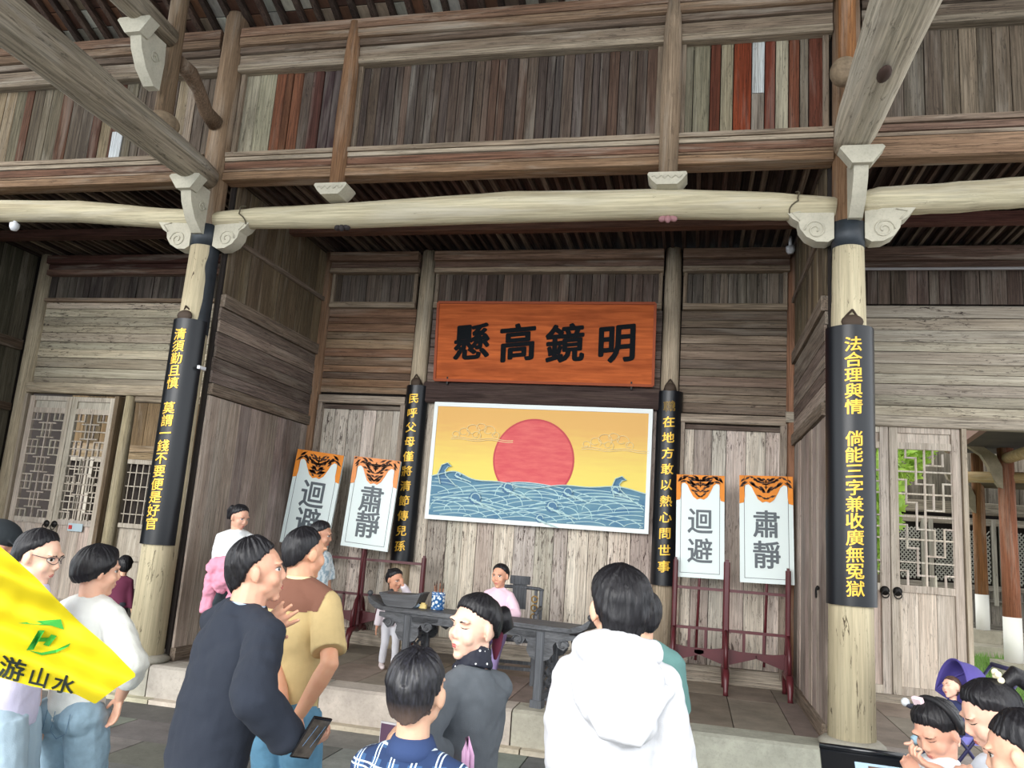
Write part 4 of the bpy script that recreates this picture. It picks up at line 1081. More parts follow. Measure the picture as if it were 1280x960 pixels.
# desk: local frame of an empty, slightly turned
dk_ = thing('altar_desk', 'long blackened altar desk with scrolled spandrels and upturned ends, on the porch', 'desk', (-1.80, 7.08, ZP), radians(-11))
def L(b, name, mat, par=dk_, smooth=False): return b.build(name, mat, par, smooth, local=True)
L(MB().box((0, 0, .635), (1.84, .42, .035)).box((0, 0, .605), (1.78, .36, .03)), 'desk_top', m_desk)
for s in (-1, 1):
    pr = [(.90*s, .615), (.90*s, .655), (1.0*s, .69), (1.06*s, .735), (1.075*s, .725), (1.05*s, .67), (.98*s, .63)]
    if s < 0: pr = pr[::-1]
    L(MB().prism(pr, Matrix(((1, 0, 0, 0), (0, 0, 1, -.21), (0, 1, 0, 0), (0, 0, 0, 1))), .42), 'everted_end', m_desk)
    k = MB()
    for y in (-.2, .2): k.ell((1.065*s, y*.9, .755), (.026, .03, .026), 12, 8)
    L(k, 'scroll_end', m_desk, smooth=True)
    for y in (-.17, .17):
        L(MB().cbox((.64*s, y, .3), (.075, .06, .6), .012).box((.64*s, y, .03), (.10, .085, .06)), 'leg', m_deskz)
    b = MB().box((.64*s, 0, .08), (.05, .3, .05)).box((.64*s, 0, .55), (.04, .3, .06))
    L(b, 'side_stretcher', m_deskz)
    b = MB()                                  # pierced carved panel between the legs of one end
    for j in range(5):
        for c_ in (-.07, .07):
            pts = [(.64*s, c_+.05*cos(a), .16+.085*j+.035*sin(a)) for a in [i*.5 for i in range(13)]]
            b.tube(pts, .012, 6)
    L(b, 'pierced_panel', m_deskz, smooth=True)
    for y in (-.185, .165):
        for d in (-1, 1):     # cloud spandrels either side of each leg
            pr = [(0, .6), (.27, .6), (.27, .565), (.20, .55), (.215, .51), (.17, .47), (.12, .49), (.10, .53), (.075, .50), (.085, .44), (.05, .39), (.0, .37)]
            pr = [(.64*s+d*(.036+a), z) for a, z in pr]
            if d < 0: pr = pr[::-1]
            o = L(MB().prism(pr, Matrix(((1, 0, 0, 0), (0, 0, 1, y), (0, 1, 0, 0), (0, 0, 0, 1))), .022), 'cloud_spandrel', m_desk)
            pts = [(.64*s+d*(.036+.165+.05*(1-i/16)*cos(a)), y-.004, .515+.045*(1-i/16)*sin(a)) for i, a in enumerate([i*.5 for i in range(12)])]
            L(MB().tube(pts, .009, 6), 'scroll', m_desk, smooth=True)
for y in (-.175, .175): L(MB().box((0, y, .568), (1.2, .02, .05)), 'apron', m_desk)

def on_desk(x, y, z=.6535): 
    a = radians(-11); return (-1.80+x*cos(a)-y*sin(a), 7.08+x*sin(a)+y*cos(a), ZP+z)
# porcelain brush pot
q = NT('blue and white porcelain'); tc_ = q.n('TexCoord'); v_ = q.n('TexVoronoi'); v_.inputs['Scale'].default_value = 34; q.l(tc_.outputs['Object'], v_.inputs['Vector'])
q.l(q.ramp(v_.outputs['Distance'], .40, .52, lin((226, 236, 240)), lin((46, 96, 150))), q.b.inputs['Base Color']); q.b.inputs['Roughness'].default_value = .2
pb = thing('brush_pot', 'blue and white porcelain brush pot on the desk', 'pot', on_desk(-.46, .02))
b = MB().lathe((0, 0, 0), [(.055, 0), (.062, .006), (.062, .145), (.066, .155), (.056, .157), (.054, .02), (0, .018)], 28); b.build('pot_body', q.m, pb, True, local=True)
for z in (.012, .13): MB().tube([(0, 0, z), (0, 0, z+.012)], [.0632, .0632], 28, False).build('blue_band', plain('cobalt band', (58, 100, 150), .25), pb, True, local=True)
for i in range(7):
    a = i*.9; bb = thing('writing_brush', 'wooden writing brush standing in the porcelain pot', 'brush', (0, 0, 0), 0, 'brushes in the porcelain pot')
    bb.location = on_desk(-.46+.02*cos(a), .02+.02*sin(a), .676)
    MB().tube([(0, 0, 0), (.022*cos(a), .022*sin(a), .17+.02*(i % 3))], [.005, .005], 6).build('handle', plain('brush wood %d' % (i % 2), ((150, 96, 66), (96, 60, 44))[i % 2], .6), bb, local=True)
    MB().tube([(.022*cos(a), .022*sin(a), .17+.02*(i % 3)), (.024*cos(a), .024*sin(a), .20+.02*(i % 3))], [.007, .002], 6).build('tip', plain('brush tip', (70, 52, 44), .8), bb, local=True)
# black ingot-shaped tray at the left end
ik = thing('black_tray', 'flared black wooden tray on the left end of the desk', 'tray', on_desk(-.80, 0))
pr = [(-.20, .10), (-.15, .015), (-.12, 0), (.12, 0), (.15, .02), (.19, .125), (.172, .13), (.1, .115), (-.1, .108), (-.185, .115)]
MB().prism(pr, Matrix(((1, 0, 0, 0), (0, 0, 1, -.13), (0, 1, 0, 0), (0, 0, 0, 1))), .26).build('tray_body', m_desk, ik, local=True)
MB().box((0, 0, -.0), (.26, .2, .012)).box((-.19, 0, .108), (.03, .27, .014)).box((.178, 0, .128), (.03, .27, .014)).build('rim', m_deskz, ik, local=True)
yb = thing('seal_block', 'small yellow cream block on the desk between tray and pot', 'block', on_desk(-.60, .0))
MB().cbox((0, 0, .018), (.07, .05, .036), .008).cbox((.0, 0, .042), (.04, .03, .016), .006).build('block_body', plain('cream yellow stone', (214, 190, 120), .5), yb, local=True)
MB().cbox((-.03, 0, .03), (.012, .052, .03), .003).build('dark_end', m_iron, yb, local=True)
nb_ = thing('folded_cloth', 'pale grey blue folded cloth lying beside the black tray', 'cloth', on_desk(-.67, -.05))
MB().ell((0, 0, .02), (.05, .04, .022), 14, 8).ell((.03, .02, .024), (.03, .03, .02), 12, 8).build('cloth_fold', plain('grey blue cloth', (130, 146, 160), .9, bump=.4), nb_, True, local=True)

# official's chair
ch = thing('armchair', 'dark carved armchair with gilded side panel behind the desk', 'chair', (-1.66, 7.86, ZP), radians(4))
C_ = lambda b, n, m=m_deskz, s=False: b.build(n, m, ch, s, local=True)
C_(MB().box((0, 0, .40), (.5, .42, .04)), 'seat', m_desk)
for x in (-.22, .22):
    for y in (-.18, .18): C_(MB().cbox((x, y, .19), (.042, .042, .38), .008), 'leg')
    C_(MB().box((x, 0, .12), (.03, .34, .03)), 'stretcher'); 
    C_(MB().cbox((x, .19, .62), (.035, .035, .44), .006), 'back_post')
    C_(MB().cbox((x, -.15, .53), (.03, .03, .26), .006), 'arm_post')
    C_(MB().tube([(x, .19, .68), (x, 0, .67), (x, -.17, .65)], [.018]*3, 8), 'armrest', s=True)
for y in (-.18, .18): C_(MB().box((0, y, .14), (.42, .03, .03)), 'stretcher')
C_(MB().box((0, .19, .80), (.14, .03, .30)).cbox((0, .185, .93), (.20, .05, .08), .01), 'back_splat')
C_(MB().tube([(-.24, .19, .84), (-.2, .19, .855), (-.1, .19, .86), (.1, .19, .86), (.2, .19, .855), (.24, .19, .84)], .017, 8), 'crest_rail', s=True)
for x in (-.15, .15): 
    C_(MB().cbox((x*1.1, .19, .63), (.03, .025, .42), .006), 'back_spindle')
    b = MB()
    for j in range(4): b.tube([(x*1.05+.03*cos(a), .18, .50+.085*j+.03*sin(a)) for a in [i*.55 for i in range(12)]], .008, 6)
    C_(b, 'gilded_carving', plain('old gilding', (150, 118, 62), .5, .3), True)

# ------------------------------------------------------------------ people
def remesh(name, b, voxel, smooth, mat, parent, disp=0, dsize=.12, decim=None, dsmooth=4):
    me = b.mesh(name); o = bpy.data.objects.new(name, me); COL.objects.link(o)
    r_ = o.modifiers.new('r', 'REMESH'); r_.mode = 'VOXEL'; r_.voxel_size = voxel; r_.use_smooth_shade = True
    if smooth: s_ = o.modifiers.new('s', 'SMOOTH'); s_.factor = .5; s_.iterations = smooth
    if disp:
        tx = bpy.data.textures.get('folds%g' % dsize) or bpy.data.textures.new('folds%g' % dsize, 'CLOUDS'); tx.noise_scale = dsize; tx.noise_depth = 2; tx.noise_basis = 'ORIGINAL_PERLIN'
        d_ = o.modifiers.new('d', 'DISPLACE'); d_.texture = tx; d_.strength = disp*1.5; d_.mid_level = .5; d_.texture_coords = 'LOCAL'
    dg = bpy.context.evaluated_depsgraph_get(); new = bpy.data.meshes.new_from_object(o.evaluated_get(dg))
    bpy.data.objects.remove(o); bpy.data.meshes.remove(me)
    new.materials.clear(); new.shade_smooth()
    return link(name, new, mat, parent, True, True)

def skin_mat(c):
    n = 'skin %d %d %d' % c
    if n in MATS: return MATS[n]
    q = NT(n); q.b.inputs['Base Color'].default_value = (*lin(c), 1); q.b.inputs['Roughness'].default_value = .5
    q.b.inputs['Subsurface Weight'].default_value = .12; q.b.inputs['Subsurface Radius'].default_value = (.01, .004, .002); q.b.inputs['Subsurface Scale'].default_value = 1
    t = q.n('TexCoord'); h = q.noise(t.outputs['Object'], 25, 4); q.l(q.mix(q.ramp(h, .3, .7), lin(c), tuple(x*.86 if i else x*.97 for i, x in enumerate(lin(c)))), q.b.inputs['Base Color'])
    MATS[n] = q.m; return q.m
def hair_mat(c=(18, 17, 20), rough=.42):
    n = 'hair %d %d %d' % c
    if n in MATS: return MATS[n]
    q = NT(n); q.b.inputs['Roughness'].default_value = rough; q.b.inputs['Specular IOR Level'].default_value = .35
    t = q.n('TexCoord'); h = q.noise(q.mapv(t.outputs['Object'], (160, 160, 30)), 1, 4); q.l(q.mix(q.ramp(h, .35, .7), lin(c), tuple(x*2.2+.004 for x in lin(c))), q.b.inputs['Base Color'])
    q.bump(h, .5, .004); MATS[n] = q.m; return q.m
def cloth(name, c, scale=900, bump=.25, rough=.9, var=.06):
    return plain(name, c, rough, bump=bump, bscale=scale*.2, var=var)

def R3(yaw, pitch=0, roll=0): return Matrix.Rotation(yaw, 3, 'Z') @ Matrix.Rotation(pitch, 3, 'X') @ Matrix.Rotation(roll, 3, 'Y')

class Person:
    def __init__(s, name_label, head, ground=0, yaw=0, hyaw=None, hpitch=0, hroll=0, build=1.0, hs=1.0, skin=(222, 178, 148), h=None, lean=0, side=0, sit=None, vox=.006, cat='person', group=None, nk=.142):
        """head: world position of the skull centre; yaw 0 faces +Y (away from the viewer), positive turns left"""
        head = Vector(head); s.h = h or (head.z-ground)/.93; s.k = s.h; s.vox = vox
        fwd = Vector((-sin(yaw), cos(yaw), 0)); rgt = Vector((cos(yaw), sin(yaw), 0))
        s.sitz = sit
        neckloc = Vector((0, .11*s.h*0, .845*s.h))
        # spine: pelvis at .52h (or seat height), leaning
        pel = Vector((0, 0, (sit+.09*s.h/1.2-ground) if sit is not None else .52*s.h))
        spl = .325*s.h; up = Vector((sin(side), sin(lean), cos(lean)*cos(side))).normalized()
        nb = pel+up*spl
        s.hs = hs*(s.h/1.66)**.35
        hc = nb+up*.3*nk*s.hs+Vector((0, .012*s.h+.04*sin(lean)*s.h, .7*nk*s.hs))
        off = rgt*hc.x+fwd*hc.y
        loc = Vector((head.x-off.x, head.y-off.y, ground))
        dz = head.z-(ground+hc.z)
        s.root = thing('person', name_label, cat, loc, yaw, group)
        s.pel, s.nb, s.up, s.hc, s.dz = pel+Vector((0, 0, dz*.5 if sit is None else 0)), nb+Vector((0, 0, dz)), up, hc+Vector((0, 0, dz)), dz
        s.build = build
        s.yaw = yaw; s.H = R3((hyaw if hyaw is not None else yaw)-yaw, hpitch, hroll)
        s.skin = skin_mat(skin); s.body = MB(); s.arms = {}; s.legs = {}
        K = s.h; B = build
        s.sh = {sd: s.nb-s.up*.046*K+Vector((sd*.100*K*B, 0, 0)) for sd in (-1, 1)}
        s.hip = {sd: pel+Vector((sd*.05*K*B, 0, -.01*K)) for sd in (-1, 1)}
        s.inv = Matrix.Rotation(-yaw, 3, 'Z'); s.loc = loc
    def loc_(s, p): return s.inv @ (Vector(p)-s.loc)
    def ik(s, S, T, a, b, pole):
        d = T-S; D = min(d.length, (a+b)*.999); d.normalize(); T = S+d*D
        x = (a*a-b*b+D*D)/(2*D); hh = sqrt(max(0, a*a-x*x)); p = Vector(pole); p = (p-d*p.dot(d)).normalized()
        return S+d*x+p*hh, T
    def arm(s, sd, target, pole=(0, -1, -.3), world=True, hand=None, la=.17, lb=.145):
        T = s.loc_(target) if world else Vector(target)
        E, W = s.ik(s.sh[sd], T, la*s.h, lb*s.h, pole); s.arms[sd] = (s.sh[sd], E, W, hand or {})
    def leg(s, sd, target=None, pole=(0, 1, .1)):
        T = Vector(target) if target is not None else Vector((s.hip[sd].x*1.3, .0, .045*s.h))
        K_, A = s.ik(s.hip[sd], T, .24*s.h, .235*s.h, pole); s.legs[sd] = (s.hip[sd], K_, A)
    def make_body(s, fingers=True, feet_yaw=0):
        K = s.h; b = s.body; B = s.build; u = s.up
        for sd in (-1, 1):
            if sd not in s.arms: s.arm(sd, s.sh[sd]+Vector((sd*.05*K, .03*K, -.31*K)), world=False)
            if sd not in s.legs: s.leg(sd)
        # trunk
        for t, rx, ry in ((0, .072, .052), (.4, .07, .052), (.72, .088, .056)):
            c = s.pel.lerp(s.nb, t); b.ell(c, (rx*K*B, ry*K*B, .085*K), 16, 10)
        b.tube([s.sh[-1], s.nb-u*.02*K, s.sh[1]], [.032*K, .036*K, .032*K], 12)
        b.tube([s.nb-u*.03*K, s.hc+s.H @ Vector((0, -.022, -.05))*s.hs], [.040*K*B**.5, .036*K*B**.5], 14)
        for sd, (S, E, W, hd) in s.arms.items():
            b.tube([S, S.lerp(E, .5), E], [.031*K*B, .027*K*B, .023*K], 12); b.ell(E, (.024*K,)*3, 12, 8)
            b.tube([E, E.lerp(W, .3), W], [.023*K, .0245*K, .0165*K], 12)
            s.hand(b, sd, E, W, hd, fingers)
        for sd, (Hp, Kn, An) in s.legs.items():
            b.ell(Hp, (.044*K,)*3, 12, 8); b.tube([Hp, Hp.lerp(Kn, .4), Kn], [.044*K, .042*K, .032*K], 14); b.ell(Kn, (.034*K,)*3, 12, 8)
            b.tube([Kn, Kn.lerp(An, .3), An], [.033*K, .034*K, .021*K], 12)
            b.tube([An+Vector((0, -.015*K, -.02*K)), An+Vector((0, .05*K, -.025*K)), An+Vector((0, .09*K, -.028*K))], [.021*K, .021*K, .015*K], 10)
        # head
        f = s.hs; X = lambda p: s.hc+s.H @ (Vector(p)*f)
        def e(c, r, rot=None): b.ell(X(c), tuple(k*f for k in r), 18, 12, s.H if rot is None else s.H @ rot)
        e((0, -.012, .012), (.075, .093, .088)); e((0, .028, -.03), (.061, .056, .082)); e((0, .032, -.080), (.042, .042, .034)); e((0, .058, -.104), (.022, .018, .017))
        for sd in (-1, 1):
            e((sd*.036, .052, -.036), (.027, .026, .03)); e((sd*.028, .071, .022), (.027, .015, .010)); e((sd*.040, .012, -.066), (.018, .034, .024))
            e((sd*.010, .086, -.036), (.010, .010, .008))
            e((sd*.080, -.010, -.012), (.008, .020, .031), Matrix.Rotation(sd*radians(-18), 3, 'Z') @ Matrix.Rotation(radians(-8), 3, 'X')); e((sd*.078, -.006, -.034), (.007, .011, .012))
        b.tube([X((0, .074, .014)), X((0, .085, -.012)), X((0, .094, -.032))], [.008*f, .009*f, .0115*f], 10)
        e((0, .074, -.062), (.024, .014, .008)); e((0, .072, -.074), (.020, .014, .009))
        s.bobj = remesh('body', b, s.vox, 5, s.skin, s.root)
        return s
    def hand(s, b, sd, E, W, hd, fingers=True):
        K = s.h/1.66; d = Vector(hd.get('dir', (W-E).normalized())); 
        if hd.get('world'): d = s.inv @ d
        d.normalize(); n = Vector(hd.get('palm', (-sd, 0, 0)))
        if hd.get('world'): n = s.inv @ n
        n = (n-d*n.dot(d)).normalized(); t_ = d.cross(n)*(-sd)*hd.get('thumb', 1); curl = hd.get('curl', .25)
        k = K*hd.get('size', 1.0); P = W
        Mx = Matrix((t_, n, d)).transposed()
        b.tube([P-d*.01*k, P+d*.03*k], [.023*k, .022*k], 10); b.ell(P+d*.048*k, (.038*k, .015*k, .048*k), 14, 10, Mx)
        if not fingers: b.ell(P+d*.10*k, (.03*k, .014*k, .05*k), 12, 8, Mx); return
        spread = hd.get('spread', .06)
        for i, (o_, l) in enumerate(((.031, .068), (.0105, .078), (-.0105, .073), (-.031, .058))):
            p = P+d*(.082-.004*abs(i-1.3))*k+t_*o_*k; a = curl*(1+.12*i); q_ = p
            r_ = [.0092, .0088, .0082, .0072]
            base = (d+t_*o_/.031*spread).normalized(); pts = [P+d*.05*k+t_*o_*.85*k, p]
            dd = base
            for j, fl_ in enumerate((.46, .30, .24)):
                ang_ = a*(j+.6); dd = (base*cos(ang_)+n*sin(ang_)).normalized(); q_ = q_+dd*l*fl_*k; pts.append(q_)
            b.tube(pts, [x*k for x in [.0095]+r_], 8)
            b.ell(pts[-1], (.0073*k,)*3, 8, 6)
        td = (d*.55+t_*.75+n*.3).normalized(); p0 = P+d*.02*k+t_*.022*k; p1 = p0+td*.035*k; td2 = (d*.85+t_*.35+n*.35).normalized(); p2 = p1+td2*.03*k; p3 = p2+td2*.022*k
        b.tube([p0, p1, p2, p3], [.013*k, .0115*k, .0095*k, .008*k], 8); b.ell(p3, (.0082*k,)*3, 8, 6)
    def face(s, eyes='open', glasses=False, lip=(186, 96, 92), brow=(44, 36, 34)):
        from mathutils.bvhtree import BVHTree
        me = s.bobj.data; bv = BVHTree.FromPolygons([v.co for v in me.vertices], [p.vertices for p in me.polygons])
        f = s.hs; dirn = s.H @ Vector((0, -1, 0))
        def proj(x, z, lift=.0015):
            o = s.hc+s.H @ (Vector((x, .125, z))*f)
            hit, n, i, d_ = bv.ray_cast(o, dirn); g_ = 1.0
            while hit is None and g_ > .6:
                g_ -= .08; hit, n, i, d_ = bv.ray_cast(s.hc+s.H @ (Vector((x*g_, .125, z))*f), dirn)
            if hit is None: hit = s.hc+s.H @ (Vector((x, .07, z))*f)
            return hit-dirn*lift
        def patch(name, outline, mat, lift=.0015):
            cx = sum(p[0] for p in outline)/len(outline); cz = sum(p[1] for p in outline)/len(outline)
            vs = [proj(cx, cz, lift)]+[proj(cx+(x-cx)*.5, cz+(z-cz)*.5, lift) for x, z in outline]+[proj(x, z, lift*.6) for x, z in outline]; n = len(outline)
            fs = [(0, 1+i, 1+(i+1) % n) for i in range(n)]+[(1+i, 1+n+i, 1+n+(i+1) % n, 1+(i+1) % n) for i in range(n)]
            MB().add(vs, fs).build(name, mat, s.root, True, local=True)
        for sd in (-1, 1):
            cx, cz = sd*.032, .0
            if eyes == 'open':
                patch('eye', [(cx+.0145*cos(a), cz+.0062*sin(a)) for a in [i*pi/7 for i in range(14)]], plain('eye white', (226, 220, 214), .25))
                patch('iris', [(cx+.0058*cos(a), cz+.0058*sin(a)) for a in [i*pi/6 for i in range(12)]], plain('dark iris', (34, 24, 20), .15), .0028)
                patch('eyelid', [(cx-.017, cz+.003), (cx-.008, cz+.009), (cx+.006, cz+.0095), (cx+.017, cz+.004), (cx+.006, cz+.007), (cx-.008, cz+.0065)], plain('lash line', (44, 32, 30), .6), .003)
            else:
                patch('eyelid', [(cx-.016, cz+.001), (cx-.006, cz-.002), (cx+.006, cz-.002), (cx+.016, cz+.001), (cx+.006, cz-.005), (cx-.006, cz-.005)], plain('lash line', (44, 32, 30), .6), .002)
            patch('eyebrow', [(cx-sd*.018, .018), (cx-sd*.005, .0235), (cx+sd*.016, .021), (cx+sd*.02, .017), (cx+sd*.005, .0195), (cx-sd*.016, .0145)], plain('brow %d' % brow[0], brow, .8), .002)
            if glasses:
                pts = [proj(cx+.021*cos(a), cz+.016*sin(a), .012) for a in [i*pi/8 for i in range(17)]]
                MB().tube(pts, .0016, 6).build('glasses_rim', plain('glasses metal', (90, 84, 88), .3, .6), s.root, True, local=True)
                MB().tube([proj(cx+sd*.021, cz+.005, .012), s.hc+s.H @ (Vector((sd*.084, .01, .008))*f)], .0016, 6).build('glasses_arm', plain('glasses metal', (90, 84, 88), .3, .6), s.root, True, local=True)
        lm = plain('lips %d' % lip[0], lip, .45)
        patch('upper_lip', [(-.022, -.066), (-.008, -.060), (0, -.0615), (.008, -.060), (.022, -.066), (.008, -.0675), (-.008, -.0675)], lm)
        patch('lower_lip', [(-.020, -.068), (-.007, -.0685), (.007, -.0685), (.020, -.068), (.009, -.0765), (-.009, -.0765)], lm)
    def hair(s, line, th=(.016, .02), mat=None, jag=4, seed=0, name='hair', crown=(0, -.25, 1), strand=.0035, low=-60, squash=1.0, parting=None, taper=22):
        """line: {azimuth deg (0 front .. 180 back): lowest elevation deg}; th: thickness at sides / crown"""
        f = s.hs; nu, nv = 150, 70; vs = []; keys = sorted(line)
        cr = Vector(crown).normalized()
        def hl(a):
            a = abs(a)
            for i in range(len(keys)-1):
                if keys[i] <= a <= keys[i+1]:
                    t = (a-keys[i])/(keys[i+1]-keys[i]); t = t*t*(3-2*t); return line[keys[i]]*(1-t)+line[keys[i+1]]*t
            return line[keys[-1]]
        for j in range(nv+1):
            el = radians(-78+168*j/nv)
            for i in range(nu):
                az = -pi+2*pi*i/nu
                d = Vector((sin(az)*cos(el), cos(az)*cos(el), sin(el)))
                lim = hl(math.degrees(az))+jag*noise.noise(Vector((az*9+seed, 0, seed)))+jag*.6*noise.noise(Vector((az*28, 3, seed)))
                cov = max(0, min(1, (math.degrees(el)-lim)/7+.5)); cov = cov*cov*(3-2*cov)
                r = (.078+.0*d.x, .097, .092)
                if d.z < 0: g_ = cos(el)**-.5; base = Vector((d.x*r[0]*g_, d.y*r[1]*g_, d.z*.122))
                else: base = Vector((d.x*r[0], d.y*r[1], d.z*r[2]))
                # strands run away from the crown
                w = atan2((d-cr*d.dot(cr)).dot(cr.orthogonal().normalized()), (d-cr*d.dot(cr)).dot(cr.cross(cr.orthogonal()).normalized()))
                q_ = math.acos(max(-1, min(1, d.dot(cr))))
                sn = noise.noise(Vector((cos(w)*7, sin(w)*7, q_*1.3+seed)))+.8*noise.noise(Vector((cos(w)*19, sin(w)*19, q_*2+seed)))
                big = noise.noise(d*2.2+Vector((seed, 0, 0)))
                t = th[0]+(th[1]-th[0])*max(0, d.z)**1.0+.004*big
                if parting and d.z > .2: t -= .008*math.exp(-((d.x-parting)/.07)**2)
                if taper: t *= .15+.85*max(0, min(1, (math.degrees(el)-lim)/taper))
                p = base+d*(t+strand*sn)*cov - d*.022*(1-cov)
                p.x *= squash
                vs.append(s.hc+s.H @ ((p+Vector((0, -.012, .010)))*f))
        fs = [(j*nu+i, j*nu+(i+1) % nu, (j+1)*nu+(i+1) % nu, (j+1)*nu+i) for j in range(nv) for i in range(nu)]
        fs += [tuple(range(nu))[::-1], tuple(range(nv*nu, (nv+1)*nu))]
        s.hairv = vs
        return MB().add(vs, fs).build(name, mat or hair_mat(), s.root, True, local=True)
    def hp(s, p): return s.hc+s.H @ (Vector(p)*s.hs)
    def tail(s, pts, rad, name='ponytail', mat=None, voxel=.006, head=True):
        P = [s.hp(p) if head else Vector(p) for p in pts]; b = MB(); b.tube(P, [r*s.hs for r in rad], 14)
        for k in range(9):
            a = k*.7; o_ = [Vector((cos(a)*r*.55, sin(a)*r*.55, 0))*s.hs for r in rad]
            b.tube([p+q_ for p, q_ in zip(P, o_)], [r*.42*s.hs for r in rad], 6)
        return remesh(name, b, voxel, 1, mat or hair_mat(), s.root)
    # ---- garments
    def top(s, mat, name='shirt', length=.0, loose=1.0, sleeve='long', slw=1.0, neck=.05, hem=None, disp=.014, dsize=.10, shoulder=1.0, cuff=None, extra=None, vox=None, depth=1.0, belly=0):
        K = s.h; B = s.build*loose; u = s.up; b = MB(); z0 = s.pel-u*(length*K)
        f0 = Vector((0, 1, 0))
        prof = [(0, (.128 if length > .1 else .096)+belly, .078 if length > .1 else .072), (.18, (.116 if length > .1 else .09)+belly, .078 if length > .1 else .070), (.45, .088, .066), (.7, .102, .074), (.88, .102, .070), (.985, .062, .05)]
        n = 28; rings = []
        for t, rx, ry in prof:
            c = z0.lerp(s.nb, t)
            rings.append([c+Vector((rx*K*B*cos(2*pi*i/n), ry*K*B*depth*sin(2*pi*i/n), 0)) for i in range(n)])
        vs = [v for r in rings for v in r]; fs = [(j*n+i, j*n+(i+1) % n, (j+1)*n+(i+1) % n, (j+1)*n+i) for j in range(len(rings)-1) for i in range(n)]
        fs += [tuple(range(n))[::-1], tuple(range((len(rings)-1)*n, len(rings)*n))]
        b.add(vs, fs)
        sr = .038*K*shoulder
        b.tube([s.sh[-1], s.sh[-1].lerp(s.nb-u*.012*K, .5)+u*.002*K, s.nb-u*.014*K, s.sh[1].lerp(s.nb-u*.012*K, .5)+u*.002*K, s.sh[1]], [sr, sr*1.02, .046*K, sr*1.02, sr], 14)
        b.tube([s.nb-u*.05*K, s.nb-u*.012*K, s.nb+u*.012*K], [.066*K, .054*K, neck*K*.93], 18)
        for sd, (S, E, W, hd) in s.arms.items():
            b.ell(S, (sr*1.02,)*3, 14, 10)
            sw_ = slw
            if sleeve == 'short': b.tube([S, S.lerp(E, .5), S.lerp(E, .82)], [sr, .039*K*sw_, .041*K*sw_], 16)
            elif sleeve == 'none': pass
            else:
                b.tube([S, S.lerp(E, .5), E], [sr, .038*K*sw_, .035*K*sw_], 16); b.ell(E, (.0355*K*sw_,)*3, 14, 10)
                e_ = .92 if sleeve == 'long' else .55
                b.tube([E, E.lerp(W, .4*e_), E.lerp(W, e_*.9), E.lerp(W, e_)], [.035*K*sw_, .034*K*sw_, .030*K*sw_, .025*K*sw_], 16)
        if extra: extra(b)
        o = remesh(name, b, vox or s.vox*1.25, 3, mat, s.root, disp*K/1.6, dsize); s.shirt = o
        return o
    def patch_from_shirt(s, name, mat, test, off=.0025):
        me = s.shirt.data; vs = [v.co+v.normal*off for v in me.vertices]; keep = [tuple(f.vertices) for f in me.polygons if all(test(me.vertices[i].co) for i in f.vertices)]
        idx = sorted({i for f in keep for i in f}); mp = {j: k for k, j in enumerate(idx)}
        return MB().add([vs[i] for i in idx], [tuple(mp[i] for i in f) for f in keep]).build(name, mat, s.root, True, local=True)
    def trousers(s, mat, loose=1.0, hipk=1.0, name='trousers', cut=.0, disp=.014, short=None):
        K = s.h; b = MB(); w = loose
        c = s.pel
        b.ell(c+Vector((0, -.006*K, -.0*K)), (.092*K*s.build*hipk, .068*K*s.build*hipk, .062*K), 20, 12)
        b.tube([c+Vector((0, 0, .0)), c+s.up*.05*K], [.085*K*s.build, .08*K*s.build], 20, sq=.8, up=(0, 1, 0))
        for sd, (Hp, Kn, An) in s.legs.items():
            b.ell(Hp+Vector((-Hp.x*(1-hipk), -.014*K*hipk, -.01*K)), (.06*K*w*hipk, .062*K*w*hipk, .06*K*hipk), 14, 10)
            b.tube([Hp, Hp.lerp(Kn, .4), Kn], [.058*K*w, .055*K*w, .044*K*w], 16); b.ell(Kn, (.044*K*w,)*3, 14, 10)
            if short is None: b.tube([Kn, Kn.lerp(An, .5), Kn.lerp(An, .95)], [.044*K*w, .041*K*w, .04*K*w], 16)
        return remesh(name, b, s.vox*1.5, 3, mat, s.root, disp*K/1.6, .09)
    def shoes(s, mat):
        K = s.h
        for sd, (Hp, Kn, An) in s.legs.items():
            b = MB(); b.tube([An+Vector((0, -.03*K, -.025*K)), An+Vector((0, .03*K, -.022*K)), An+Vector((0, .085*K, -.03*K)), An+Vector((0, .105*K, -.033*K))], [.028*K, .031*K, .028*K, .018*K], 14, sq=.8)
            b.tube([An+Vector((0, -.01*K, 0)), An+Vector((0, -.008*K, .02*K))], [.028*K, .026*K], 12)
            o = remesh('shoe', b, .008, 2, mat, s.root)
D = radians
def dpt(u, v, d): return px(u, v, d)
black_hair = hair_mat()
shortline = {0: 46, 35: 42, 60: 28, 78: 14, 90: 6, 104: -8, 120: -28, 145: -42, 180: -48}
jeans = plain('light blue denim', (140, 166, 182), .9, bump=.35, bscale=220, var=.10)
jeans2 = plain('mid blue denim', (92, 138, 166), .9, bump=.35, bscale=220, var=.10)
sole = plain('pale shoes', (196, 188, 182), .7)
dsh = plain('dark shoes', (52, 50, 52), .6)

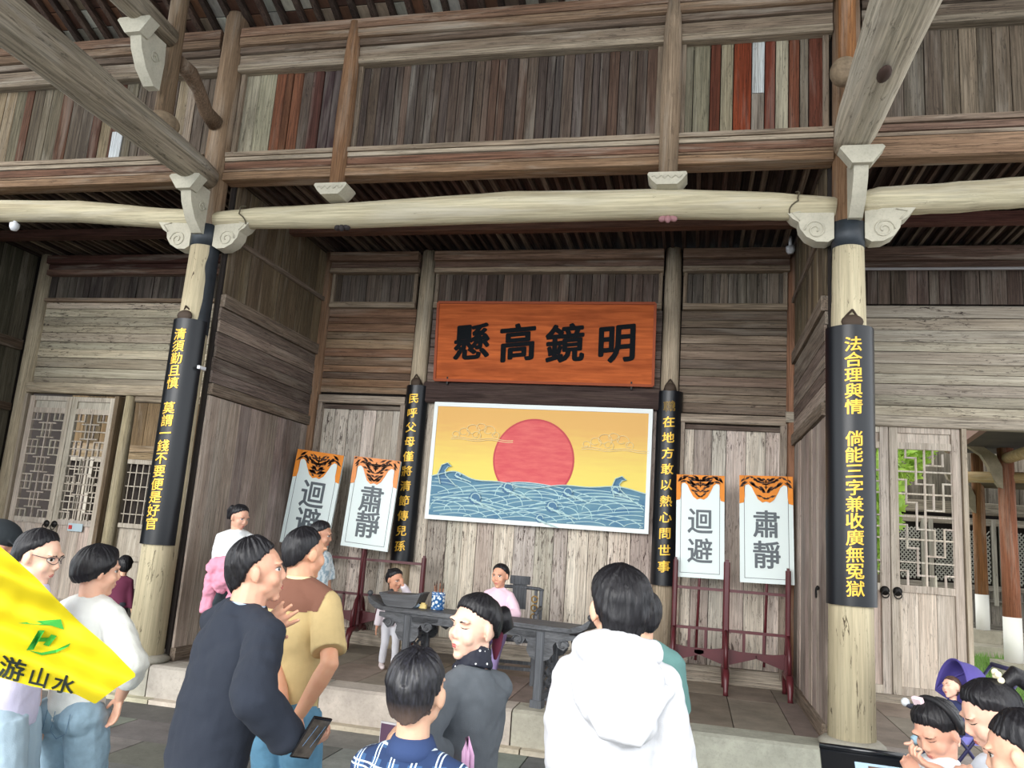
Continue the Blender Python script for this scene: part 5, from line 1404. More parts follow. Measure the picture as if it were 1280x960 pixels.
# --- man in navy sweater, seen from behind, phone in his right hand
p = Person('man in a dark navy sweater seen from behind, holding a phone, looking right', px(324, 712, 2.95), yaw=D(-30), hyaw=D(-62), hpitch=D(6), build=1.1, lean=D(7), side=D(2), vox=.0052, skin=(214, 166, 138))
p.arm(1, px(366, 927, 2.62), (.55, -.8, -.1), hand=dict(dir=(.96, .2, .16), palm=(-.1, .5, .85), world=True, curl=.75, size=1.0))
p.arm(-1, px(325, 790, 2.98), (-1, .2, -.6), hand=dict(dir=(.78, .05, .6), palm=(.1, -.9, -.1), world=True, curl=.12, spread=.16, size=1.1))
p.make_body(); p.face()
p.hair({0: 50, 35: 46, 60: 32, 78: 18, 90: 8, 104: -6, 120: -26, 145: -40, 180: -46}, (.014, .026), seed=1, strand=.006, jag=6, taper=45)
p.top(plain('navy knit', (36, 42, 54), .95, bump=.3, bscale=160), 'sweater', .34, 1.06, slw=1.22, shoulder=1.1, disp=.035, dsize=.16, vox=.007)
p.trousers(jeans, .88, .72); p.shoes(dsh)
w = p.arms[-1][2]; MB().tube([w+Vector((.0, -.0, -.012)), w+Vector((.0, .0, .004))], [.031, .031], 16).build('bead_bracelet', plain('red brown beads', (92, 44, 38), .4), p.root, True, local=True)
mx_ = p.nb; MB().tube([p.nb+p.up*.0, p.nb+p.up*.02], [.072, .066], 20).build('collar', plain('pale blue shirt collar', (168, 190, 214), .8), p.root, True, local=True)
ph = thing('phone', 'black phone in the hand of the man in navy', 'phone', px(389, 922, 2.58))
ax = (px(398, 905, 2.58)-px(378, 938, 2.58)).normalized(); side_ = (px(402, 932, 2.60)-px(384, 918, 2.55)).normalized(); nn = ax.cross(side_).normalized(); side_ = nn.cross(ax)
Rm = Matrix((side_, nn, ax)).transposed()
MB().cbox((0, 0, 0), (.074, .009, .15), .003, Rm).build('phone_body', plain('black phone', (22, 22, 25), .25), ph, local=True)
ns = nn if nn.y < 0 else -nn
MB().box(ns*.0052, (.066, .001, .138), Rm).build('phone_screen', plain('phone screen picture', (78, 72, 66), .15, var=.5, bscale=200), ph, local=True)
for dx in (-.018, .012): MB().bar(ns*.0062+Rm @ Vector((dx, 0, -.03)), ns*.0062+Rm @ Vector((dx+.012, 0, .05)), .004, .0006).build('screen_mark', plain('screen blue', (120, 160, 200), .2), ph, local=True)

# --- man in tan polo
p = Person('man in a tan polo shirt with brown yoke, hands clasped behind his back', px(383, 690, 3.7), yaw=D(-12), hyaw=D(-32), hpitch=D(-2), build=.95, vox=.0052, skin=(218, 166, 132))
p.arm(1, px(374, 893, 3.36), (1, -.25, .1), hand=dict(dir=(-.45, -.15, -.9), palm=(.3, -.9, .2), world=True, curl=.5))
p.arm(-1, px(354, 888, 3.40), (-1, -.25, .1), hand=dict(dir=(.6, -.1, -.7), palm=(0, -.9, .2), world=True, curl=.5))
p.make_body(); p.face()
p.hair({0: 52, 35: 46, 60: 32, 78: 18, 90: 8, 104: -8, 120: -26, 145: -40, 180: -46}, (.012, .014), seed=5, strand=.004, jag=4, taper=40)
tan = plain('tan polo cloth', (196, 172, 122), .95, bump=.3, bscale=240, var=.05)
p.top(tan, 'polo_shirt', .03, 1.05, 'short', 1.12, shoulder=1.08, disp=.02, dsize=.14, vox=.007, belly=.004)
k_ = p.h
p.patch_from_shirt('yoke', plain('brown yoke cloth', (122, 82, 66), .95, bump=.3, bscale=200), lambda v: v.z > p.nb.z-.068*k_ and abs(v.x) < .112*k_ and v.z > p.nb.z-.068*k_+(abs(v.x)/(.1*k_))**3*.004)
MB().tube([p.nb+p.up*.004, p.nb+p.up*.034], [.070, .064], 24).build('collar', plain('cream collar', (222, 206, 160), .9), p.root, True, local=True)
p.trousers(jeans2, 1.05); p.shoes(dsh)

# --- woman in grey sweater, face turned to the left
p = Person('woman in a grey sweater with dotted black neck scarf, face turned to the left', px(592, 782, 3.0), yaw=D(62), hyaw=D(146), hpitch=D(0), hroll=D(-4), nk=.165, build=.92, vox=.0048, skin=(238, 200, 176), hs=1.06)
p.arm(-1, px(556, 945, 2.78), (-.6, -.3, -1), hand=dict(curl=.4)); p.arm(1, px(560, 950, 3.3), (.6, -.3, -1))
p.make_body(); p.face(eyes='closed', lip=(190, 92, 90))
p.hair({0: 40, 25: 38, 45: 30, 65: 20, 82: 13, 96: 4, 112: -12, 140: -26, 180: -32}, (.010, .02), seed=9, strand=.003, jag=3)
p.tail([(0, -.10, .02), (0, -.14, .03), (0, -.155, .0), (.02, -.15, -.04)], [.035, .045, .04, .015], 'hair_knot')
p.tail([(0, -.12, .0), (.01, -.14, -.04), (.0, -.13, -.09), (-.01, -.12, -.13)], [.02, .022, .018, .006], 'hair_tie', plain('maroon scrunchie', (92, 26, 48), .9))
p.top(plain('grey sweater', (92, 98, 104), .95, bump=.35, bscale=260, var=.06), 'sweater', .10, 1.10, slw=1.25, shoulder=1.1, neck=.046, disp=.03, dsize=.13, vox=.0065)
q = NT('dotted scarf'); tc_ = q.n('TexCoord'); v_ = q.n('TexVoronoi'); v_.inputs['Scale'].default_value = 42; v_.inputs['Randomness'].default_value = .3; q.l(tc_.outputs['Object'], v_.inputs['Vector'])
q.l(q.ramp(v_.outputs['Distance'], .16, .2, lin((226, 226, 226)), lin((22, 26, 42))), q.b.inputs['Base Color']); q.b.inputs['Roughness'].default_value = .7
k_ = p.h; nbh = p.hc+p.H @ Vector((0, -.022, -.05))*p.hs
a_ = p.nb.lerp(nbh, .12); b_ = p.nb.lerp(nbh, .75)
b = MB(); b.tube([a_, a_.lerp(b_, .3), a_.lerp(b_, .7), b_], [.068, .068, .062, .058], 22)
b.tube([a_+Vector((-.03, .05, .01)), a_+Vector((-.02, .07, -.05)), a_+Vector((-.01, .085, -.12))], [.02, .024, .012], 10)
remesh('neck_scarf', b, .006, 2, q.m, p.root, .01, .03)
p.trousers(plain('black trousers', (40, 40, 46), .9), 1.0); p.shoes(dsh)
bag = thing('pink_bag_strap', 'pair of pink bag straps over the arm of the woman in grey', 'strap', px(583, 945, 2.62))
l0 = Vector(bag.location)
for o_, c_ in ((0, 0), (.018, .006)):
    MB().tube([px(578+o_*200, 985, 2.6)-l0, px(580+o_*250, 940, 2.6)-l0, px(584, 922, 2.61)-l0, px(590, 945, 2.62)-l0, px(589, 985, 2.62)-l0], [.008]*5, 8, sq=.4).build('strap', plain('pink strap', (226, 178, 214), .7), bag, True, local=True)
# bag body below the frame hangs from the straps
MB().cbox(px(585, 1010, 2.62)-l0-Vector((0, 0, .05)), (.2, .08, .2), .02).build('bag_body', plain('pink bag cloth', (222, 170, 206), .8), bag, local=True)

# --- boy in plaid shirt
q = NT('plaid cloth'); tc_ = q.n('TexCoord'); sx = q.n('SeparateXYZ'); q.l(tc_.outputs['Object'], sx.inputs[0])
def stripes(sock, sc_, lo, hi, ph_=0):
    m1 = q.n('Math', operation='MULTIPLY_ADD'); q.l(sock, m1.inputs[0]); m1.inputs[1].default_value = sc_; m1.inputs[2].default_value = ph_
    m2 = q.n('Math', operation='FRACT'); q.l(m1.outputs[0], m2.inputs[0])
    m3 = q.n('Math', operation='COMPARE'); q.l(m2.outputs[0], m3.inputs[0]); m3.inputs[1].default_value = (lo+hi)/2; m3.inputs[2].default_value = (hi-lo)/2; return m3.outputs[0]
def mx2(a, b_):
    m_ = q.n('Math', operation='MAXIMUM'); q.l(a, m_.inputs[0]); q.l(b_, m_.inputs[1]); return m_.outputs[0]
base_ = q.mix(mx2(stripes(sx.outputs['X'], 15, .0, .4), stripes(sx.outputs['Z'], 15, .0, .4)), lin((58, 92, 134)), lin((38, 58, 96)))
wh = mx2(mx2(stripes(sx.outputs['X'], 15, .5, .57), stripes(sx.outputs['X'], 15, .68, .75)), mx2(stripes(sx.outputs['Z'], 15, .5, .57), stripes(sx.outputs['Z'], 15, .68, .75)))
q.l(q.mix(wh, base_, lin((206, 220, 232))), q.b.inputs['Base Color']); q.b.inputs['Roughness'].default_value = .95; plaid = q.m
p = Person('boy in a blue plaid shirt with short dark hair, seen from behind, bottom centre', px(524, 862, 2.5), yaw=D(-4), hyaw=D(-8), hpitch=D(2), nk=.17, h=1.42, build=1.0, vox=.0052, skin=(222, 180, 150), hs=1.10)
p.arm(-1, px(486, 942, 3.0), (-1, -.3, -.6), hand=dict(dir=(.1, .2, .95), palm=(.5, .2, 0), world=True, curl=.6)); p.arm(1, px(560, 985, 2.75), (1, -.3, -.6))
p.make_body(); p.face()
hm = NT('faded hair'); t_ = hm.n('TexCoord'); sx2 = hm.n('SeparateXYZ'); hm.l(t_.outputs['Object'], sx2.inputs[0])
mr = hm.n('MapRange'); mr.inputs[1].default_value = p.hc.z-.105; mr.inputs[2].default_value = p.hc.z-.02; hm.l(sx2.outputs['Z'], mr.inputs[0])
nz = hm.noise(hm.mapv(t_.outputs['Object'], (140, 140, 30)), 1, 4)
hm.l(hm.mix(hm.ramp(mr.outputs[0], 0, 1), lin((112, 92, 80)), hm.mix(hm.ramp(nz, .4, .7), lin((20, 19, 22)), lin((44, 44, 52)))), hm.b.inputs['Base Color']); hm.b.inputs['Roughness'].default_value = .4; hm.bump(nz, .4, .003)
p.hair({0: 46, 35: 42, 60: 30, 78: 16, 90: 8, 104: -8, 120: -28, 145: -42, 180: -50}, (.016, .028), hm.m, seed=12, strand=.005, parting=.10, taper=50)
p.top(plaid, 'plaid_shirt', .05, 1.08, slw=1.1, shoulder=1.05, disp=.018, dsize=.12, vox=.0065)
MB().tube([p.nb-p.up*.012, p.nb+p.up*.02, p.nb+p.up*.045], [.086, .074, .062], 26).build('collar', plain('navy collar', (46, 66, 108), .9, bump=.3), p.root, True, local=True)
p.trousers(plain('dark trousers', (50, 52, 60), .9), 1.0); p.shoes(dsh)
p2 = thing('phone', 'pale phone held up in front of the plaid shirt boy', 'phone', px(484, 928, 3.0))
MB().cbox((0, 0, 0), (.07, .009, .145), .003, R3(D(-10))).build('phone_body', plain('pale phone case', (206, 204, 206), .4), p2, local=True)
MB().box((0, -.0056, 0), (.062, .001, .132), R3(D(-10))).build('phone_screen', plain('dim screen', (96, 70, 92), .3), p2, local=True)

# --- boy in white hoodie
p = Person('boy in a white hooded sweatshirt with thick black hair, seen from behind', px(773, 760, 2.55), yaw=D(12), hyaw=D(22), hpitch=D(-4), build=.84, vox=.0055, skin=(232, 188, 158), hs=1.08)
p.arm(-1, px(712, 1060, 2.55), (-1, -.4, 0)); p.arm(1, px(816, 1060, 2.45), (1, -.4, 0))
p.make_body(); p.face()
p.hair({0: 40, 35: 34, 60: 24, 78: 12, 90: 4, 104: -14, 125: -36, 150: -48, 180: -54}, (.020, .030), seed=15, strand=.006, jag=7, taper=30)
wht = plain('white sweatshirt', (206, 207, 210), .95, bump=.3, bscale=200)
def hood(b):
    K = p.h; n = p.nb
    b.tube([n+Vector((-.075*K, .03*K, .01*K)), n+Vector((-.06*K, -.035*K, .022*K)), n+Vector((0, -.06*K, .03*K)), n+Vector((.06*K, -.035*K, .022*K)), n+Vector((.075*K, .03*K, .01*K))], [.018*K, .027*K, .03*K, .027*K, .018*K], 12)
    b.ell(n+Vector((.0*K, -.066*K, -.05*K)), (.088*K, .036*K, .085*K), 16, 10); b.ell(n+Vector((.02*K, -.070*K, -.10*K)), (.055*K, .03*K, .05*K), 14, 10)
    b.tube([n+Vector((-.085*K, -.05*K, -.03*K)), n+Vector((-.03*K, -.10*K, -.115*K)), n+Vector((.03*K, -.10*K, -.13*K)), n+Vector((.095*K, -.05*K, -.04*K))], [.012*K, .016*K, .016*K, .012*K], 10)
p.top(wht, 'hooded_sweatshirt', .08, 1.10, slw=1.3, shoulder=1.2, disp=.034, dsize=.16, extra=hood, vox=.0068)
p.trousers(plain('grey trousers', (110, 112, 118), .9), 1.0); p.shoes(sole)

# --- person in teal shirt
p = Person('person in a teal green shirt mostly hidden behind the white hoodie', px(800, 768, 3.55), yaw=D(20), hyaw=D(30), build=.95, vox=.007)
p.make_body(False); p.hair({0: 44, 35: 38, 60: 24, 80: 8, 95: -4, 115: -16, 140: -32, 180: -44}, (.012, .02), seed=17)
p.top(plain('teal cloth', (94, 134, 130), .95, bump=.3, bscale=150), 'shirt', .04, 1.12, 'short', 1.2, shoulder=1.15, disp=.02)
MB().tube([p.nb+p.up*.0, p.nb+p.up*.022], [.082, .073], 22).build('collar', plain('dark teal collar', (46, 62, 66), .9), p.root, True, local=True)
p.trousers(plain('dark trousers', (50, 52, 60), .9)); p.shoes(dsh)

# --- woman in white sweater
p = Person('woman with a short black bob in a white sweater and light jeans, behind the flag', px(125, 712, 3.75), yaw=D(-8), hyaw=D(-42), hpitch=D(-4), build=.95, side=D(0), vox=.0052, skin=(226, 180, 152))
p.arm(1, px(150, 872, 3.6), (1, -.35, .1), hand=dict(dir=(-.18, .1, -.97), palm=(-.5, -.8, 0), world=True, curl=.3, thumb=-1))
p.arm(-1, px(24, 862, 3.72), (-1, -.35, .1), hand=dict(dir=(-.1, .1, -.97), palm=(.5, -.8, 0), world=True, curl=.4, thumb=-1))
p.make_body(); p.face()
p.hair({0: 36, 35: 26, 55: 4, 75: -14, 95: -26, 120: -36, 150: -42, 180: -44}, (.024, .022), seed=20, strand=.003, jag=3)
p.top(plain('white knit sweater', (226, 228, 222), .95, bump=.35, bscale=180), 'sweater', .025, 1.06, 'three', 1.22, shoulder=1.08, disp=.026, dsize=.12, vox=.0068)
p.trousers(jeans, 1.15, disp=.022); p.shoes(sole)
for sd in (-1, 1):
    c = p.pel+Vector((sd*.046*p.h, -.066*p.h, -.025*p.h))
    MB().tube([c+Vector((-.045, -.022, .05)), c+Vector((-.045, -.03, -.03)), c+Vector((0, -.034, -.055)), c+Vector((.045, -.03, -.03)), c+Vector((.045, -.022, .05))], .0018, 5).build('pocket_seam', plain('denim seam', (96, 124, 146), .9), p.root, True, local=True)

# --- woman with glasses, profile right
p = Person('young woman with glasses and tied back dark hair, in profile above the flag', px(50, 694, 3.45), yaw=D(-62), hyaw=D(-76), hpitch=D(-12), build=.98, vox=.0055, skin=(236, 196, 170))
p.arm(1, px(10, 925, 3.3), (.3, -1, 0), hand=dict(curl=.35)); p.make_body(); p.face(glasses=True, lip=(196, 112, 106))
p.hair({0: 50, 30: 47, 50: 38, 68: 22, 84: 8, 96: -6, 115: -26, 145: -40, 180: -46}, (.010, .014), seed=23, strand=.0022, jag=2)
p.tail([(0, -.10, -.03), (0, -.13, -.07), (0, -.13, -.14), (0, -.12, -.22)], [.02, .026, .024, .012])
p.top(plain('lavender cloth', (206, 202, 226), .9, bump=.2, bscale=120), 'shirt', .03, 1.0, 'short', 1.05, disp=.016)
p.trousers(plain('pale blue denim', (168, 190, 204), .9, bump=.3, bscale=200), 1.15); p.shoes(sole)

# --- man in black cap
p = Person('man in a black cap and pale shirt at the left edge of the picture', px(2, 675, 4.55), yaw=D(-60), hyaw=D(-80), hpitch=D(-22), build=1.05, vox=.007, skin=(190, 142, 116))
p.make_body(False); p.face(); p.hair({0: 40, 35: 36, 60: 24, 80: 6, 95: -8, 115: -20, 140: -34, 180: -44}, (.008, .01), seed=25)
b = MB(); 
for i in range(1):
    b.ell(p.hp((0, -.010, .038)), tuple(x*p.hs for x in (.092, .112, .078)), 20, 14, p.H)
    b.ell(p.hp((0, .10, .03)), tuple(x*p.hs for x in (.07, .07, .010)), 18, 8, p.H @ Matrix.Rotation(D(-8), 3, 'X'))
remesh('cap', b, .006, 2, plain('black cap cloth', (30, 36, 40), .9, bump=.3), p.root)
p.top(plain('pale beige shirt', (216, 212, 200), .9, bump=.2), 'shirt', .03, 1.12, 'short', 1.2); p.trousers(plain('dark trousers', (50, 52, 60), .9)); p.shoes(dsh)

# --- maroon dressed person beyond the left column
p = Person('dark haired person in maroon standing beyond the left column', px(156, 706, 7.9), ground=ZP, yaw=D(10), hyaw=D(40), build=1.0, vox=.010)
p.make_body(False); p.hair(dict(shortline), (.012, .02), seed=27); p.top(plain('maroon cloth', (96, 36, 62), .9), 'jacket', .04, 1.2); p.trousers(plain('dark trousers', (50, 52, 60), .9)); p.shoes(dsh)

# --- woman in white blouse on the porch, pink jacket over her arm
p = Person('woman in white blouse with ponytail, pink jacket over her arm, on the porch', px(300, 646, 7.2), ground=ZP, yaw=D(-140), hyaw=D(-108), hpitch=D(-18), build=.9, vox=.007, skin=(214, 168, 142))
p.arm(1, px(284, 708, 6.95), (.3, -1, -.6), hand=dict(curl=.3), la=.16, lb=.13); p.arm(-1, px(316, 708, 6.95), (-.3, -1, -.4))
p.make_body(); p.face(lip=(180, 96, 90))
p.hair({0: 50, 30: 46, 50: 36, 68: 22, 84: 8, 96: -2, 115: -20, 145: -34, 180: -40}, (.010, .014), seed=30)
p.tail([(0, -.10, .03), (0, -.14, .04), (0, -.16, -.0), (0, -.15, -.08)], [.022, .03, .028, .01])
p.top(plain('white blouse', (220, 224, 224), .85, bump=.3, bscale=120), 'blouse', .0, 1.02, slw=1.15, disp=.02, dsize=.08)
p.trousers(plain('dark grey jeans', (70, 82, 88), .9)); p.shoes(dsh)
b = MB(); 
P_ = lambda u, v, d=6.85: p.loc_(px(u, v, d))
b.tube([P_(300, 700), P_(286, 702), P_(272, 706), P_(262, 714)], [.035, .06, .07, .05], 12)
b.tube([P_(286, 705), P_(281, 722), P_(272, 735)], [.09, .10, .07], 12); b.tube([P_(266, 718), P_(261, 740), P_(257, 764)], [.055, .05, .045], 12); b.tube([P_(290, 722), P_(293, 742), P_(288, 752)], [.06, .055, .04], 12)
remesh('pink_jacket', b, .010, 3, plain('pink jacket cloth', (224, 150, 172), .9, bump=.4, bscale=60), p.root, .05, .10)

# --- boy behind the man in tan
p = Person('small boy in a pale grey patterned shirt beside the left placard', px(402, 668, 7.0), ground=ZP, yaw=D(-100), hyaw=D(-75), hpitch=D(-10), vox=.008, skin=(196, 148, 120), hs=1.08)
p.make_body(False); p.face(); p.hair(dict(shortline), (.008, .016), seed=33)
q = NT('patterned shirt'); tc_ = q.n('TexCoord'); q.l(q.mix(q.ramp(q.noise(tc_.outputs['Object'], 30, 3), .48, .56), lin((212, 220, 222)), lin((150, 172, 184))), q.b.inputs['Base Color']); q.b.inputs['Roughness'].default_value = .9
p.top(q.m, 'shirt', .04, 1.15, 'short', 1.3); p.trousers(plain('dark trousers', (50, 52, 60), .9)); p.shoes(dsh)

# --- small girl standing left of the desk
p = Person('small girl in white raising a hand, standing behind the left end of the desk', px(494, 724, 7.9), ground=ZP, yaw=D(-150), hyaw=D(-118), hpitch=D(-12), vox=.006, skin=(214, 160, 130), hs=1.14)
p.arm(-1, px(503, 731, 7.75), (-1, 0, -1), hand=dict(dir=(-.2, -.2, .9), palm=(-.5, .5, 0), world=True, curl=.5), la=.16, lb=.13)
p.leg(1, (.05, -.03, .05)); p.leg(-1, (-.06, .06, .05))
p.make_body(); p.face()
p.hair({0: 48, 30: 44, 50: 34, 68: 18, 84: 0, 96: -10, 115: -24, 145: -36, 180: -42}, (.012, .014), seed=36)
p.tail([(0, -.09, .05), (0, -.12, .06), (0, -.12, .02)], [.02, .026, .01], 'hair_bun')
p.top(plain('white pink knit', (226, 216, 222), .9), 'sweater', .05, 1.12, slw=1.2); p.trousers(plain('white trousers', (206, 206, 212), .9), .95); p.shoes(plain('white pink shoes', (214, 200, 198), .7))

# --- girl seated behind the desk
p = Person('girl in a pink hooded top sitting behind the desk', px(625, 719, 7.62), ground=ZP, yaw=D(178), hyaw=D(168), hpitch=D(-6), vox=.006, skin=(220, 168, 138), hs=1.1, sit=ZP+.42, h=1.12)
for sd in (-1, 1):
    p.leg(sd, (sd*.075, .40, .08), (0, .2, 1))
p.arm(-1, p.nb+Vector((-.09, .20, -.22)), (-1, -.2, -.6), world=False, hand=dict(dir=(.6, .6, 0), palm=(0, -.2, -1), curl=.3)); p.arm(1, p.nb+Vector((.06, .22, -.22)), (1, -.2, -.6), world=False, hand=dict(dir=(-.6, .6, .1), palm=(0, -.2, -1), curl=.3))
p.make_body(); p.face(lip=(186, 104, 98))
p.hair({0: 50, 30: 46, 50: 36, 68: 20, 84: 4, 96: -4, 115: -20, 145: -34, 180: -40}, (.010, .014), seed=39)
pk = plain('pale pink hoodie', (232, 200, 214), .9, bump=.2, bscale=100)
p.top(pk, 'hooded_top', .0, 1.12, slw=1.25, extra=lambda b: b.tube([p.nb+Vector((-.06, .02, .0)), p.nb+Vector((0, -.05, .015)), p.nb+Vector((.06, .02, 0))], [.02, .028, .02], 10))
p.trousers(plain('lavender trousers', (150, 132, 178), .9), 1.0); p.shoes(plain('white pink shoes', (214, 200, 198), .7))

# --- group at the bottom right
p = Person('small girl with a black hairband and white top eating from her hand, bottom right', px(1170, 912, 3.05), yaw=D(110), hyaw=D(125), hpitch=D(-30), vox=.0052, skin=(226, 176, 150), hs=1.02, h=1.34, nk=.125)
p.arm(-1, px(1170, 962, 2.85), (-.6, -.8, -.6), hand=dict(dir=(-.7, -.1, .3), palm=(-.3, 0, .9), world=True, curl=.6)); p.arm(1, px(1150, 975, 2.95), (.6, -.8, -.6))
p.make_body(); p.face(eyes='closed', lip=(196, 104, 98))
p.hair({0: 34, 30: 32, 50: 22, 66: 6, 84: 0, 96: -10, 115: -24, 145: -36, 180: -42}, (.012, .018), seed=42)
b = MB(); b.tube([p.hp((.094*cos(a), -.01-.02, .01+.112*sin(a))) for a in [pi*i/16-.0 for i in range(17)]], [.013*p.hs]*17, 10)
b.build('hairband', plain('black hairband', (20, 20, 24), .6), p.root, True, local=True)
MB().cbox(p.hp((.03, .0, .118)), (.05, .02, .03), .006, p.H).build('hair_clip', plain('pink white clip', (240, 214, 220), .5), p.root, local=True)
p.top(plain('white tee', (224, 232, 236), .9, bump=.2, bscale=100), 'tee_shirt', .04, 1.15, 'short', 1.3); p.trousers(plain('lavender trousers', (150, 132, 178), .9)); p.shoes(sole)
p = Person('girl with a long ponytail and white hair clip looking down, right edge', px(1236, 893, 2.72), yaw=D(80), hyaw=D(92), hpitch=D(-26), vox=.0052, skin=(232, 188, 164), lean=D(12), h=1.5)
p.arm(-1, px(1215, 985, 2.55), (-.5, -1, -.3)); p.make_body(); p.face(eyes='closed')
p.hair({0: 42, 30: 40, 50: 30, 66: 16, 84: 8, 96: -2, 115: -18, 145: -30, 180: -34}, (.013, .018), seed=45, strand=.003)
p.tail([(0, -.09, .07), (0, -.14, .09), (0, -.18, .04), (0, -.19, -.05), (0, -.17, -.14)], [.022, .034, .036, .03, .012])
b = MB()
for a in range(5): b.ell(p.hp((-.01+.018*cos(a*1.26), -.085, .105+.018*sin(a*1.26))), (.012*p.hs,)*3, 8, 6)
b.build('hair_clip', plain('cream flower clip', (246, 236, 200), .5), p.root, True, local=True)
p.top(plain('pale white cloth', (218, 226, 236), .9, bump=.2), 'shirt', .04, 1.1, 'short', 1.25); p.trousers(jeans); p.shoes(sole)
p = Person('child with short dark hair cut off by the bottom right corner', px(1274, 940, 2.35), yaw=D(60), hyaw=D(60), hpitch=D(-16), vox=.0055, skin=(224, 178, 150), hs=1.05, h=1.4)
p.make_body(False); p.face(); p.hair({0: 44, 35: 40, 60: 30, 78: 18, 90: 10, 104: -8, 120: -30, 145: -46, 180: -54}, (.010, .020), seed=48, jag=6, taper=50)
p.top(plain('pale white cloth', (218, 226, 236), .9, bump=.2), 'shirt', .04, 1.1, 'short', 1.25); p.trousers(plain('dark trousers', (50, 52, 60), .9)); p.shoes(dsh)

# ------------------------------------------------------------------ yellow flag of the tour guide
m_flag = NT('yellow flag cloth'); m_flag.b.inputs['Base Color'].default_value = (*lin((236, 216, 22)), 1); m_flag.b.inputs['Roughness'].default_value = .75
tl_ = m_flag.n('BsdfTranslucent'); tl_.inputs[0].default_value = (*lin((240, 220, 30)), 1); mx = m_flag.n('MixShader'); mx.inputs[0].default_value = .25
m_flag.l(m_flag.b.outputs[0], mx.inputs[1]); m_flag.l(tl_.outputs[0], mx.inputs[2]); m_flag.l(mx.outputs[0], m_flag.t.nodes['Material Output'].inputs[0])
def fdep(u, v):
    s_ = (v-.62*u-640); return 2.55+.028*sin(s_/17+u/60)+.016*sin(s_/7.5+1+u/35)+.012*noise.noise(Vector((u/30, v/22, 1)))+u*.0006
def curve_at(P, t):
    L_ = [(Vector(P[i+1])-Vector(P[i])).length for i in range(len(P)-1)]; tot_ = sum(L_)*t
    for i, l in enumerate(L_):
        if tot_ <= l or i == len(L_)-1: return Vector(P[i]).lerp(Vector(P[i+1]), min(1, tot_/l))
        tot_ -= l
Tp = [(-46, 640), (0, 683), (17, 697), (45, 722), (67, 745), (100, 778), (140, 812), (169, 842)]; Bt = [(-46, 838), (0, 847), (40, 858), (75, 864), (95, 868), (119, 880), (145, 860), (169, 846)]
fl = thing('tour_flag', 'bright yellow tour flag with green emblem and black characters, at the left', 'flag', px(-50, 760, 2.52))
f0 = Vector(fl.location); nu, nv = 90, 46; vs = []
for i in range(nu+1):
    a_, b_ = curve_at(Tp, i/nu), curve_at(Bt, i/nu)
    for j in range(nv+1):
        c = a_.lerp(b_, j/nv); vs.append(px(c.x, c.y, fdep(c.x, c.y))-f0)
MB().add(vs, [(i*(nv+1)+j, (i+1)*(nv+1)+j, (i+1)*(nv+1)+j+1, i*(nv+1)+j+1) for i in range(nu) for j in range(nv)]).build('flag_cloth', m_flag.m, fl, True, local=True)
MB().tube([px(-50, 560, 2.52)-f0, px(-50, 560, 2.52)*0+Vector((0, 0, -f0.z))+Vector((-.02, 0, .01))], [.009, .009], 10).build('flag_pole', plain('steel pole', (180, 180, 184), .35, .8), fl, True, local=True)
def on_flag(name, tris_mesh_pts, faces, mat):
    vs = [px(u, v, fdep(u, v)-.004)-f0 for u, v in tris_mesh_pts]
    MB().add(vs, faces).build(name, mat, fl, local=True)
m_fk = plain('flag lettering', (30, 40, 30), .8); m_fg = plain('flag green', (60, 168, 62), .8)
for ch, (ax_, ay_), (bx_, by_), (cx_, cy_) in (('旅', (-34, 805), (30, 8), (-6, 30)), ('游', (2, 817), (33, 9), (-7, 29)), ('山', (40, 831), (26, 6), (-8, 25)), ('水', (70, 840), (28, 7), (-8, 24))):
    me = text_mesh(ch, 1, .022, 0, 0); bm = bmesh.new(); bm.from_mesh(me); bmesh.ops.triangulate(bm, faces=bm.faces)
    for _ in range(2):
        es = [e_ for e_ in bm.edges if e_.calc_length() > .12]
        if es: bmesh.ops.subdivide_edges(bm, edges=es, cuts=1, use_grid_fill=False)
    bmesh.ops.triangulate(bm, faces=bm.faces); bm.to_mesh(me); bm.free()
    pts = [(ax_+(v.co.x+.5)*bx_+(.5-v.co.y)*cx_, ay_+(v.co.x+.5)*by_+(.5-v.co.y)*cy_) for v in me.vertices]
    on_flag('flag_character', pts, [tuple(f_.vertices) for f_ in me.polygons], m_fk)
def fpoly(name, P, mat=m_fg):
    n = len(P); cx_ = sum(a for a, b in P)/n; cy_ = sum(b for a, b in P)/n
    vs = [(cx_, cy_)]+list(P); on_flag(name, vs, [(0, 1+i, 1+(i+1) % n) for i in range(n)], mat)
fpoly('emblem_bar', [(48, 788), (56, 788), (42, 812), (33, 813)]); fpoly('emblem_bar', [(64, 793), (71, 795), (61, 808), (54, 806)]); fpoly('emblem_bar', [(50, 797), (68, 797), (64, 802), (47, 802)])
fpoly('emblem_swoosh', [(22, 779), (50, 776), (76, 774), (80, 787), (64, 782), (50, 781)])
sw_ = [(36, 813), (52, 816), (70, 812), (88, 804), (86, 808), (70, 816), (52, 819)]
b_up = sw_[:4]; b_dn = [sw_[0], sw_[6], sw_[5], sw_[4]]
on_flag('emblem_swoosh', b_up+b_dn, [(0, 1, 5, 4), (1, 2, 6, 5), (2, 3, 7, 6)], m_fg)

# ------------------------------------------------------------------ stroller with baby
sp0 = px(1190, 905, 5.5); sx_, sy_ = sp0.x, sp0.y
st = thing('baby_stroller', 'purple baby stroller with a round hood at the right, in front of the lattice door', 'stroller', (sx_, sy_, 0), D(100))
m_pur = plain('purple canopy cloth', (84, 74, 148), .8, bump=.3, bscale=50); m_pur2 = plain('light purple canopy lining', (124, 120, 190), .85)
m_fr = plain('dark stroller tube', (52, 50, 84), .4, .3)
S_ = lambda b, n, m=m_fr, s=True: b.build(n, m, st, s, local=True)
